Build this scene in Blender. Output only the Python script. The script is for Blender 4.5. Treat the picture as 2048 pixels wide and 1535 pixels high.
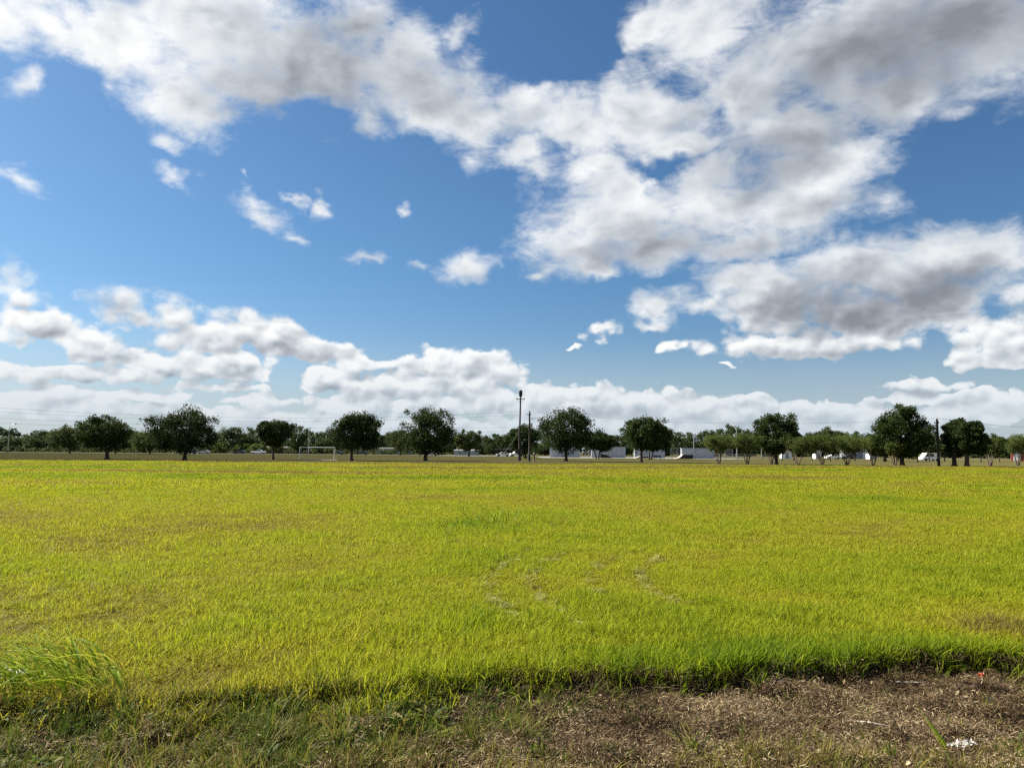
import bpy, math, random
import numpy as np
from mathutils import Vector, Matrix, Euler

for _o in list(bpy.data.objects):
    bpy.data.objects.remove(_o, do_unlink=True)
SC = bpy.context.scene
COL = SC.collection
R = math.radians

# ------------------------------------------------------------------ camera
EYE = 1.7
cam_d = bpy.data.cameras.new('camera')
cam_d.sensor_width = 36.0
cam_d.lens = 36.0 * 1500 / 2048
cam_d.clip_start = 0.05
cam_d.clip_end = 20000
cam = bpy.data.objects.new('camera', cam_d)
COL.objects.link(cam)
cam.matrix_world = Matrix.Translation((0, 0, EYE)) @ Matrix.Rotation(R(90 + 5.124), 4, 'X') @ Matrix.Rotation(R(0.4), 4, 'Z')
SC.camera = cam

# ------------------------------------------------------------------ exposure
SC.view_settings.view_transform = 'Standard'
SC.view_settings.look = 'None'
SC.view_settings.exposure = 1.3
SC.view_settings.gamma = 1.0
SC.view_settings.use_curve_mapping = False
SC.cycles.max_bounces = 8
SC.cycles.diffuse_bounces = 3
SC.cycles.glossy_bounces = 2
SC.cycles.transmission_bounces = 6
SC.cycles.transparent_max_bounces = 6
SC.cycles.sample_clamp_indirect = 4.0
SC.cycles.use_adaptive_sampling = True
SC.cycles.adaptive_threshold = 0.02
SC.cycles.adaptive_min_samples = 28
SC.cycles.use_denoising = False

# ------------------------------------------------------------------ sun
SUN_AZ, SUN_EL = R(-66), R(38)            # left of the view direction (+Y) and beyond the field
sun_dir = Vector((math.sin(SUN_AZ) * math.cos(SUN_EL), math.cos(SUN_AZ) * math.cos(SUN_EL), math.sin(SUN_EL)))
sun_d = bpy.data.lights.new('sun', 'SUN')
sun_d.energy = 5.0
sun_d.angle = R(0.53)
sun_d.color = (1.0, 0.94, 0.84)
sun = bpy.data.objects.new('sun', sun_d)
sun.rotation_euler = (-sun_dir).to_track_quat('-Z', 'Y').to_euler()
sun.location = (-40, 40, 60)
COL.objects.link(sun)


# ------------------------------------------------------------------ node helper
class NT:
    def __init__(self, tree):
        self.t = tree
        tree.nodes.clear()

    def n(self, kind, ins=None, **props):
        nd = self.t.nodes.new(kind)
        for k, v in props.items():
            setattr(nd, k, v)
        for k, v in (ins or {}).items():
            self.put(nd.inputs[k], v)
        return nd

    def put(self, sock, v):
        if isinstance(v, bpy.types.NodeSocket):
            self.t.links.new(v, sock)
        elif v is not None:
            sock.default_value = v

    def m(self, op, a, b=None, c=None, clamp=False):
        nd = self.t.nodes.new('ShaderNodeMath')
        nd.operation = op
        nd.use_clamp = clamp
        for i, v in enumerate((a, b, c)):
            self.put(nd.inputs[i], v)
        return nd.outputs[0]

    def v(self, op, a, b=None):
        nd = self.t.nodes.new('ShaderNodeVectorMath')
        nd.operation = op
        self.put(nd.inputs[0], a)
        if b is not None:
            self.put(nd.inputs[3 if op == 'SCALE' else 1], b)
        return nd.outputs[1 if op in ('LENGTH', 'DOT_PRODUCT', 'DISTANCE') else 0]

    def mr(self, x, a, b, c=0.0, d=1.0, smooth=True):
        nd = self.t.nodes.new('ShaderNodeMapRange')
        nd.interpolation_type = 'SMOOTHSTEP' if smooth else 'LINEAR'
        for i, v in enumerate((x, a, b, c, d)):
            self.put(nd.inputs[i], v)
        return nd.outputs[0]

    def mix(self, f, a, b, blend='MIX'):
        nd = self.t.nodes.new('ShaderNodeMix')
        nd.data_type = 'RGBA'
        nd.blend_type = blend
        self.put(nd.inputs[0], f)
        self.put(nd.inputs[6], a)
        self.put(nd.inputs[7], b)
        return nd.outputs[2]

    def noise(self, vec, scale, detail=4.0, rough=0.5, dist=0.0, color=False, lac=2.0):
        nd = self.t.nodes.new('ShaderNodeTexNoise')
        self.put(nd.inputs['Vector'], vec)
        for k, val in (('Scale', scale), ('Detail', detail), ('Roughness', rough), ('Distortion', dist), ('Lacunarity', lac)):
            self.put(nd.inputs[k], val)
        return nd.outputs[1 if color else 0]

    def ramp(self, x, stops):
        nd = self.t.nodes.new('ShaderNodeValToRGB')
        el = nd.color_ramp.elements
        while len(el) < len(stops):
            el.new(0.5)
        for e, (p, c) in zip(el, stops):
            e.position = p
            e.color = (*c, 1)
        self.put(nd.inputs[0], x)
        return nd.outputs[0]


# ------------------------------------------------------------------ sky with clouds
# Clouds are given as azimuth, elevation, half width, half height (degrees) and tilt.
COVER = [(-36.25,25.37,3.13,1.9,0), (-33.31,26.62,4.76,2.07,0), (-28.19,26.28,5.27,3.07,0), (-22.01,28.1,8.9,4.19,0), (-24.49,23.49,5.58,2.5,-15), (-19.4,24.77,6.69,2.39,0), (-15.86,27.14,8.07,3.47,0), (-12.57,30.01,3.62,3.37,0), (-9.02,27.16,3.49,3.56,30), (-5.84,25.19,3.92,2.85,-30), (-2.68,24.63,4.34,3.22,0), (-11.06,24.2,1.91,1.84,0), (-34.3,22.49,1.63,0.92,45), (-25.67,20.9,1.92,0.8,-15), (-14.58,22.2,1.66,0.47,30), (-3.42,21.33,1.57,1.05,0), (-4.14,29.72,2.19,0.94,30), (1.28,25.18,4.35,2.53,0), (5.22,24.1,4.7,2.72,0), (9.9,24.74,4.99,2.84,0), (2.08,22.09,3.15,1.57,0), (6.39,21.3,2.72,1.58,0), (12.54,22.37,3.38,1.7,0), (10.74,30.61,2.9,1.38,0), (15.29,29.57,6.32,3.06,0), (17.42,25.88,6.14,3.83,0), (24.42,26.72,10.88,4.81,0), (32.17,25.71,6.6,4.26,0), (21.58,22.77,6.49,2.58,0), (28.13,22.84,4.01,2.3,0), (31.82,21.36,1.72,1.35,0), (22.85,19.98,6.01,1.81,0), (4.83,15.95,4.45,3.12,0), (8.69,17.67,6.48,3.24,0), (11.32,15.75,4.87,2.17,0), (8.32,20,4.23,1.59,0), (15.07,18.38,6.92,3.14,0), (21.44,18.14,6.45,2.53,0), (26.83,17.48,2.34,2.02,0), (16.83,15.61,5.71,2.12,0), (5.98,13.72,2.69,1.04,0), (31.29,12.66,4.84,2.57,0), (25.22,12.3,6.67,2.55,0), (19.88,10.96,4.11,2.67,0), (26.4,9.65,6.82,1.87,0), (17.48,12.71,3.18,1.79,0), (21.49,7.67,6.66,0.92,0), (33.72,11.09,2.42,3.46,0), (32.87,7.18,2.18,1.44,0), (32.55,5.91,2.32,0.64,0), (29.73,9.88,3.51,1.98,0), (11.83,10.89,2.59,1.48,0), (15.12,10.77,1.52,1.02,0), (10.88,9.32,2.05,0.67,0), (7.3,8.75,1.71,0.49,0), (4.82,7.82,0.69,0.15,0), (11.79,7.55,1.18,0.41,15), (1.34,13.01,0.85,0.41,0), (15.94,6.34,0.57,0.18,0), (-33.94,16.72,1.76,0.91,-15), (-24.51,18.4,1.79,0.66,-15), (-18.56,17.16,2.39,1.18,-30), (-16.74,15.93,1.07,0.49,-30), (-20.04,19.13,0.62,0.3,-15), (-16.64,18.22,1.22,0.35,-15), (-14.95,17.67,0.66,0.63,0), (-9.17,17.28,0.46,0.5,-15), (-11.54,13.88,2.16,0.48,0), (-3.71,13.81,2.71,1.34,15), (-7.48,13.4,1.07,0.63,0), (-33.81,9.69,2.01,1.14,-15), (-32.75,7.72,2.59,1.15,0), (-27.64,9.86,2.43,1.54,0), (-24.65,9.44,2.08,1.72,-15), (-22.15,8.05,3.64,1.13,0), (-17.36,7.96,4.56,1.31,-15), (-14.12,7.19,2.53,0.96,0), (-11.54,6.42,2.58,0.6,0), (-29.29,6.87,1.9,1.06,0), (-26.23,6.05,2.63,0.96,0), (-21.73,6.02,3.48,1.06,0), (-19.69,5.5,2.04,0.72,0), (-30.35,4.87,4.57,0.59,0), (-21.33,4.36,3.65,0.39,0), (-6.1,6.67,2.28,1.06,0), (-1.89,6.43,2.69,1.26,0), (-13.7,5.24,2.71,1,0), (-10.02,4.81,3.34,0.94,0), (-5.12,4.97,5.69,0.99,0), (0.23,5.41,1.15,0.76,0), (-31.96,3.34,4.13,0.71,0), (-25.81,3.67,2.79,0.34,0), (-18.93,3.36,2.05,0.54,0), (-16.86,3.53,1.75,0.8,0), (-12.19,3.26,4.74,0.75,0), (-6.23,3.25,4.53,0.83,0), (-1.67,3.68,2.67,0.84,0), (-33.96,5.22,1.59,0.57,0), (-32.74,2.57,5.41,0.77,0), (-25.77,2.64,6.19,0.55,0), (-19.24,2.45,6.79,0.58,0), (2.53,3.71,2.67,1.37,0), (6.34,3.68,2.83,1.59,0), (10.08,3.44,2.96,1.28,0), (13.74,3.05,3.06,1.26,0), (17.63,2.88,2.6,1.24,0), (20.7,2.99,1.61,1.07,0), (23.33,2.74,1.93,1.19,0), (25.53,2.3,1.87,0.96,0), (28.35,4.62,2.82,0.61,0), (30.07,3.66,4.59,0.5,0), (32.82,2.84,2.97,0.96,0), (28.87,2.59,3.52,0.73,0), (6.71,2.01,9.7,0.91,0), (21.01,1.92,8.61,0.71,0), (-6.59,1.84,11.16,0.61,0)]
HOLES = [(-15.01,24.07,2.03,0.92,1), (-31.77,22.8,1.44,1.47,1.1), (3.26,22,1.18,0.77,0.5), (11.95,21.21,2.26,0.76,0.6), (14.1,26.39,2.06,0.97,0.4), (15.73,24.27,1.03,1.31,0.45), (24.36,5.1,6.36,1.04,0.5), (4.04,29.39,3.58,1.9,1.2), (-16.54,4.52,1.06,2.2,0.7), (-12.67,20.83,7.46,1.73,0.6), (32.66,18.14,3.07,2.14,0.7)]
SHADE = [(-15.81,25.71,9.14,3.86,0.9), (-12.95,29.67,4.93,2.46,0.7), (-22.74,28.87,6.12,1.47,0.5), (-5.07,26.23,2.95,2.15,0.6), (-19.34,23.48,5.28,1.3,0.35), (-0.71,25.51,2.38,1.68,0.25), (25.05,26,10.76,4.23,0.8), (32.81,26.97,9.37,3.88,0.85), (29.67,23,6,2.41,0.4), (17.32,21.62,7.17,1.51,0.45), (13.69,23.96,2.62,1.33,0.4), (21.54,21.47,6.14,1.64,0.45), (10.19,15.62,6.03,2.18,0.85), (5.99,15.2,2.31,1.1,0.3), (17.63,19.38,3.92,1.23,0.6), (22.78,17.66,4.33,1.18,0.45), (18.6,15.3,4.9,1.4,0.5), (26.44,10.84,8.69,2.03,0.95), (21.22,10.17,5.04,1.41,0.5), (31.51,11.02,4.24,1.61,0.7), (24.48,8.92,7.98,1.04,0.6), (21.82,7.3,5.97,0.57,0.35), (33.61,8.56,1.88,0.95,0.4), (32.95,5.73,2.44,0.51,0.4), (13.1,9.82,2.57,0.67,0.35), (-27.46,9.2,1.98,1.15,0.75), (-23.8,8.47,1.94,0.91,0.45), (-32.44,7.2,2.75,0.58,0.45), (-33.65,9.23,1.61,0.57,0.3), (-21.46,7.56,3.33,0.64,0.4), (-15.92,7.37,5.33,0.66,0.55), (-27.77,6.13,1.81,0.74,0.6), (-21.7,5.31,3.64,0.5,0.45), (-30.04,4.49,4.88,0.33,0.4), (-12.96,4.74,2.91,0.52,0.45), (-5.9,6.03,2.28,0.61,0.4), (-1.69,5.7,2.68,0.69,0.45), (-5.49,4.4,6.05,0.53,0.35), (6.33,2.69,4.9,0.68,0.45), (14.09,2.38,5.73,0.67,0.4), (23.63,2.14,4.8,0.56,0.4), (28.63,4.1,2.95,0.34,0.4), (-3.12,13.15,2.32,0.45,0.2), (-18.71,16.28,1.75,0.49,0.15)]


world = bpy.data.worlds.new('World')
SC.world = world
world.use_nodes = True
world.cycles.sampling_method = 'MANUAL'
world.cycles.sample_map_resolution = 512


def build_sky():
    N = NT(world.node_tree)
    d = N.n('ShaderNodeTexCoord').outputs['Generated']
    sep = N.n('ShaderNodeSeparateXYZ', {0: d})
    x, y, z = sep.outputs
    az = N.m('DEGREES', N.m('ARCTAN2', x, y))
    el = N.m('DEGREES', N.m('ARCSINE', z))
    low = N.mr(el, 4.0, 15.0)                                   # 0 near the horizon, 1 high up
    q = N.v('MULTIPLY', d, (1.0, 1.0, 1.35))
    qf = N.v('MULTIPLY', d, (1.0, 1.0, 1.3))
    # clear sky
    sky = N.n('ShaderNodeTexSky')
    sky.sky_type = 'NISHITA'
    sky.sun_disc = False
    sky.sun_elevation = SUN_EL
    sky.sun_rotation = SUN_AZ
    sky.air_density = 1.0
    sky.dust_density = 0.7
    sky.ozone_density = 2.0
    tone = N.mix(N.mr(el, 0.0, 14.0), (0.64, 0.72, 0.84, 1), (0.46, 0.69, 0.86, 1))
    blue = N.mix(1.0, sky.outputs[0], tone, 'MULTIPLY')
    haze = N.mr(el, -0.8, 9.5, 0.80, 0.0)                       # far clouds fade into the bright air above the horizon
    toward = N.v('DOT_PRODUCT', d, tuple(sun_dir))
    glow = N.mr(toward, 0.60, 0.95, 0.0, 0.24)

    # billows, finer towards the horizon
    off = Vector((-0.55, 0.0, 0.85)) * 0.024
    off_f = Vector((-0.40, 0.0, 0.9)) * 0.010

    def billow(p, pf):
        big = N.noise(p, 9.0, 9.0, 0.63, 0.45)
        fine = N.noise(pf, 40.0, 6.0, 0.60, 0.3)
        puff = N.n('ShaderNodeTexVoronoi', {'Vector': pf, 'Scale': 34.0}, feature='F1').outputs['Distance']
        wisp = N.noise(N.v('MULTIPLY', p, (1.0, 1.0, 1.7)), 24.0, 7.0, 0.66, 1.1)
        high = N.m('MULTIPLY_ADD', big, 0.58, N.m('MULTIPLY_ADD', fine, 0.14, N.m('MULTIPLY', wisp, 0.28)))
        near = N.m('MULTIPLY_ADD', puff, -0.55, N.m('MULTIPLY_ADD', fine, 0.85, 0.40))
        return N.n('ShaderNodeMix', {0: low, 2: near, 3: high}, data_type='FLOAT').outputs[0]
    b0 = billow(q, qf)

    def swell(p, pf):                                           # the broad rounding alone, for light and shade
        big = N.noise(p, 8.0, 3.0, 0.55, 0.3)
        fine = N.noise(pf, 30.0, 2.0, 0.5, 0.2)
        puff = N.n('ShaderNodeTexVoronoi', {'Vector': pf, 'Scale': 34.0}, feature='F1').outputs['Distance']
        near = N.m('MULTIPLY_ADD', puff, -0.55, N.m('MULTIPLY', fine, 0.75))
        return N.n('ShaderNodeMix', {0: low, 2: near, 3: big}, data_type='FLOAT').outputs[0]
    lean = N.m('SUBTRACT', swell(q, qf), swell(N.v('ADD', q, off), N.v('ADD', qf, off_f)))
    soft = N.noise(q, 4.0, 3.0, 0.5)

    def clouds(body, shade, rise=None):
        amp = N.m('MULTIPLY_ADD', low, 1.35, 1.05)
        dens = N.m('MULTIPLY_ADD', N.m('SUBTRACT', b0, 0.5), amp, body)
        alpha = N.mr(dens, N.m('MULTIPLY_ADD', low, -0.12, 0.40), N.m('MULTIPLY_ADD', low, 0.50, 0.60))
        # light: thin parts glow, thick cores go grey, sides turned to the sun are brighter
        relief = N.m('MULTIPLY', lean, N.m('MULTIPLY_ADD', low, -0.4, 1.7))
        thick = N.mr(dens, 0.70, 1.6)
        g = N.m('ADD', N.m('MULTIPLY_ADD', thick, 0.25, 0.17), N.m('MULTIPLY', shade, 0.60))
        g = N.m('MULTIPLY_ADD', N.m('SUBTRACT', b0, 0.5), 0.16, g)
        g = N.m('MULTIPLY_ADD', N.m('SUBTRACT', soft, 0.5), 0.30, g)
        g = N.m('SUBTRACT', N.m('SUBTRACT', g, relief), glow)
        if rise is not None:
            g = N.m('MULTIPLY_ADD', rise, -0.42, g)
        lit = N.ramp(g, [(0.0, (8.26, 8.34, 8.3)), (0.22, (6.68, 6.93, 7.13)), (0.48, (4.62, 4.94, 5.31)), (0.76, (3, 3.24, 3.65)), (1.0, (2.11, 2.31, 2.67))])
        col = N.mix(alpha, blue, lit)
        col = N.mix(haze, col, (4.25, 5.0, 5.65, 1))
        return N.n('ShaderNodeBackground', {0: col, 1: 0.05}).outputs[0]

    # clouds in sight, measured cell by cell: only those that reach into a cell are asked for there
    w1 = N.v('SUBTRACT', N.noise(q, 7.0, 4.0, 0.55, color=True), (0.5, 0.5, 0.5))
    w2 = N.v('SUBTRACT', N.noise(qf, 26.0, 3.0, 0.5, color=True), (0.5, 0.5, 0.5))
    u0 = N.n('ShaderNodeCombineXYZ', {0: az, 1: el, 2: 0.0}).outputs[0]
    u = N.v('ADD', u0, N.v('SCALE', w1, N.m('MULTIPLY_ADD', low, 4.0, 1.2)))
    u = N.v('ADD', u, N.v('SCALE', w2, 1.8))
    u = N.v('MULTIPLY', u, (1.0, 1.0, 0.0))

    def cell(a0, a1, e0, e1):
        ng = bpy.data.node_groups.new('cloud_cell', 'ShaderNodeTree')
        ng.interface.new_socket('at', in_out='INPUT', socket_type='NodeSocketVector')
        ng.interface.new_socket('body', in_out='OUTPUT', socket_type='NodeSocketFloat')
        ng.interface.new_socket('shade', in_out='OUTPUT', socket_type='NodeSocketFloat')
        G = NT(ng)
        turned = {0: G.n('NodeGroupInput').outputs[0]}          # the same coordinates seen at a few tilts

        def reach(a, e, ra, re, k):
            r = max(ra, re) if re > 1.2 else ra
            return a + k * r + 1.5 > a0 and a - k * r - 1.5 < a1 and e + k * max(re, .35 * r) + 1.5 > e0 and e - k * max(re, .35 * r) - 1.5 < e1

        def span(a, e, ra, re, t=0):
            if t not in turned:
                vr = G.n('ShaderNodeVectorRotate', {0: turned[0], 3: R(-t)}, rotation_type='Z_AXIS')
                turned[t] = G.v('ADD', vr.outputs[0], (0, 0, 0.0))
            c, s_ = math.cos(R(t)), math.sin(R(t))
            ax, ey = a * c + e * s_, -a * s_ + e * c
            nd = G.n('ShaderNodeVectorMath', operation='MULTIPLY_ADD')
            G.put(nd.inputs[0], turned[t])
            nd.inputs[1].default_value = (1 / ra, 1 / re, 0)
            nd.inputs[2].default_value = (-ax / ra, -ey / re, 0)
            return G.v('LENGTH', nd.outputs[0])
        acc = None
        for (a, e, ra, re, rot) in COVER:
            if reach(a, e, ra, re, 1.8):
                thin = (e > 8.5 and ra < 2.6) or (e > 5.0 and ra < 1.9)                         # scraps of cloud stay translucent
                val = G.m('MULTIPLY_ADD', span(a, e, ra * (1.5 if thin else 1), re * (1.6 if thin else 1), rot), -0.80, 0.90 if thin else 1.30)
                acc = val if acc is None else G.m('SMOOTH_MAX', acc, val, 0.07 if e0 < 0 else 0.16)
        for (a, e, ra, re, wgt) in HOLES:
            if reach(a, e, ra, re, 1.5):
                gr = G.m('SUBTRACT', 1.0, span(a, e, ra * 1.5, re * 1.5), clamp=True)
                acc = G.m('MULTIPLY_ADD', gr, -wgt, acc)
        shade = None
        for (a, e, ra, re, wgt) in SHADE:
            if reach(a, e, ra, re, 1.3):
                gr = G.m('SUBTRACT', 1.0, span(a, e, ra * 1.25, re * 1.25), clamp=True)
                shade = G.m('MULTIPLY', gr, wgt) if shade is None else G.m('MULTIPLY_ADD', gr, wgt, shade)
        go = G.n('NodeGroupOutput')
        G.put(go.inputs[0], G.m('MINIMUM', acc, 1.35))
        G.put(go.inputs[1], shade)
        inst = N.t.nodes.new('ShaderNodeGroup')
        inst.node_tree = ng
        N.put(inst.inputs[0], u)
        if e0 > 0:
            return inst.outputs[0], inst.outputs[1]
        up = N.t.nodes.new('ShaderNodeGroup')                   # a little higher and sunward: tops catch light, bases do not
        up.node_tree = ng
        N.put(up.inputs[0], N.v('ADD', u, (-0.30, 0.62, 0.0)))
        df = N.m('SUBTRACT', inst.outputs[0], up.outputs[0])
        return inst.outputs[0], inst.outputs[1], N.m('MAXIMUM', N.m('MINIMUM', df, 0.6), -0.55)

    def switch(f, s0, s1):
        nd = N.n('ShaderNodeMixShader', {0: f})
        N.t.links.new(s0, nd.inputs[1])
        N.t.links.new(s1, nd.inputs[2])
        return nd.outputs[0]
    cols = []
    cuts_a, cuts_e = [-60, -14, 12, 60], [-5, 9.2, 60]
    for i in range(3):
        two = [clouds(*cell(cuts_a[i], cuts_a[i + 1], cuts_e[j], cuts_e[j + 1])) for j in range(2)]
        cols.append(switch(N.m('GREATER_THAN', el, cuts_e[1]), two[0], two[1]))
    seen = switch(N.m('GREATER_THAN', az, cuts_a[1]), cols[0], switch(N.m('GREATER_THAN', az, cuts_a[2]), cols[1], cols[2]))
    # the same kind of broken cumulus goes on all round the rest of the sky
    gen = N.m('MULTIPLY_ADD', N.m('SUBTRACT', N.noise(q, 2.7, 3.0, 0.5), 0.48), 4.0, 0.42)
    gen = N.m('MINIMUM', gen, 1.1)
    rest = clouds(gen, N.m('MULTIPLY', N.mr(gen, 0.6, 1.2), 0.6))
    away = N.mr(N.m('MAXIMUM', N.m('SUBTRACT', N.m('ABSOLUTE', az), 37.0), N.m('SUBTRACT', el, 34.0)), 0.0, 7.0)
    whole = switch(away, seen, rest)
    under = N.n('ShaderNodeBackground', {0: (0.40, 0.42, 0.30, 1), 1: 0.25}).outputs[0]
    whole = switch(N.m('LESS_THAN', el, -1.0), whole, under)
    out = N.n('ShaderNodeOutputWorld')
    N.t.links.new(whole, out.inputs[0])


build_sky()

# ------------------------------------------------------------------ places (metres; camera foot at the origin, view along +Y)
OAKS = [
    ('oak', -63.78, 118.9, 7.05, 5.07, 3.33, 1.66, 'leftmost of the near park oaks, round crown with a notch of sky'),
    ('oak', -49.46, 114.07, 7.91, 5.93, 4.87, 1.14, 'wide low-branched oak, second near oak from the left, its skirt drooping left'),
    ('oak', -40.04, 126.6, 6.84, 3.46, 3.46, 2.28, 'small vase-shaped oak left of the white goal, third near oak from left'),
    ('oak', -25.79, 121.18, 7.76, 3.8, 5.17, 1.62, 'lopsided oak beside the right post of the white goal'),
    ('oak', -14.53, 127.41, 8.92, 4.59, 5.18, 0.85, 'tall dense oak halfway between the white goal and the siren pole'),
    ('oak', 9.68, 133.77, 9.63, 5.35, 5.35, 1.87, 'large round dark oak just right of the siren pole'),
    ('oak', 21.99, 127.51, 7.82, 3.23, 4.93, 1.87, 'dark oak in front of the white sheds with a slender straight trunk'),
    ('oak', 40.49, 115.39, 8.08, 3.38, 4.23, 1.92, 'pointed oak rising among the crape myrtles'),
    ('oak', 54.4, 104.9, 8.39, 3.85, 4.41, 1.4, 'tallest two-lobed oak left of the bare right-hand utility pole'),
    ('oak', 60.96, 103.75, 6.57, 1.52, 2.84, 1.87, 'oak with flared trunk just right of the bare right-hand utility pole'),
    ('oak', 60.66, 100.41, 6.16, 1.94, 3.08, 1.74, 'dark oak at the right end of the near row, its crown merged leftward'),
]
MID_TREES = [
    ('oak', -146.59, 250.0, 9.33, 7.33, 5.0, 0.67, 'soft grey-green tree behind the leftmost near oak, to its left'),
    ('oak', -128.86, 245.0, 7.35, 2.61, 5.06, 1.14, 'small tree half hidden behind the leftmost near oak'),
    ('oak', -115.23, 240.0, 7.68, 6.08, 4.8, 0.5, 'tree tucked behind the left skirt of the widest oak'),
    ('oak', -38.63, 262.0, 8.91, 4.89, 6.46, 1.4, 'olive green tree tucked against the left side of the tall dense oak'),
    ('oak', -14.12, 250.0, 8.5, 5.0, 4.67, 1.67, 'round olive tree alone before the low grey building'),
    ('oak', 3.43, 185.0, 8.02, 5.3, 4.32, 1.11, 'bushy tree directly behind the siren pole and utility pole'),
    ('oak', 21.12, 185.0, 6.91, 4.32, 4.56, 1.73, 'fork-trunked tree before the first black ramp'),
    ('oak', 31.26, 170.0, 8.27, 2.27, 4.87, 1.81, 'tree with leaning forked stem behind the bench'),
    ('oak', 109.1, 260.0, 10.75, 4.68, 6.07, 2.77, 'tree top showing above the crape myrtles'),
    ('oak', 81.84, 165.0, 5.94, 4.62, 3.3, 1.65, 'leafy green tree against the left flank of the tallest oak'),
]
MYRTLES = [
    (32.06, 116.46, 4.74, 2.48, 2.33, 'leftmost crape myrtle with pale stems before the white shed end'),
    (35.49, 113.37, 4.84, 2.34, 2.19, 'crape myrtle by the tall floodlight pole, second of its row'),
    (39.69, 115.07, 4.14, 1.61, 1.76, 'crape myrtle stem close against the pointed oak, left side'),
    (40.68, 107.23, 4.43, 1.93, 2.36, 'crape myrtle just right of the pointed oak'),
    (44.89, 108.81, 4.57, 2.68, 2.54, 'vase-shaped crape myrtle, second to the right of the pointed oak'),
    (49.13, 110.41, 4.71, 2.5, 2.94, 'broad crape myrtle, third to the right of the pointed oak'),
    (51.53, 107.48, 4.37, 1.72, 2.29, 'leaning crape myrtle, fourth to the right of the pointed oak'),
    (53.13, 104.46, 3.9, 1.67, 1.74, 'crape myrtle close to the trunk of the tallest oak'),
    (67.27, 105.89, 4.59, 1.84, 2.05, 'pale-stemmed crape myrtle right of the right-hand oaks'),
    (78.86, 117.39, 4.93, 2.19, 2.35, 'crape myrtle in front of the red brick house'),
]
YOUNG_TREES = [
    (59.27, 165, 'small dark young tree under the right side of the pointed oak'),
    (66.28, 177, 'small dark young tree between the pointed oak and its right-hand myrtle'),
    (75.42, 189, 'small dark young tree left of the vase-shaped crape myrtle'),
    (69.79, 165, 'small dark young tree right of the vase-shaped crape myrtle'),
    (80.62, 177, 'small dark young tree right of the broad crape myrtle'),
    (93.24, 189, 'small dark young tree right of the leaning crape myrtle'),
    (88.96, 165, 'small dark young tree left of the white van'),
    (98.13, 177, 'small dark young tree in front of the white van'),
    (108.67, 189, 'small dark young tree right of the bare right-hand pole'),
    (102.76, 165, 'small dark young tree left of the pale-stemmed crape myrtle'),
    (114.59, 177, 'small dark young tree left of the red brick house'),
    (-26.93, 265, 'small dark young tree left of the white car beneath the tall dense oak'),
    (-31.86, 265, 'small dark young tree behind the trunk of the tall dense oak'),
]
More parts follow.
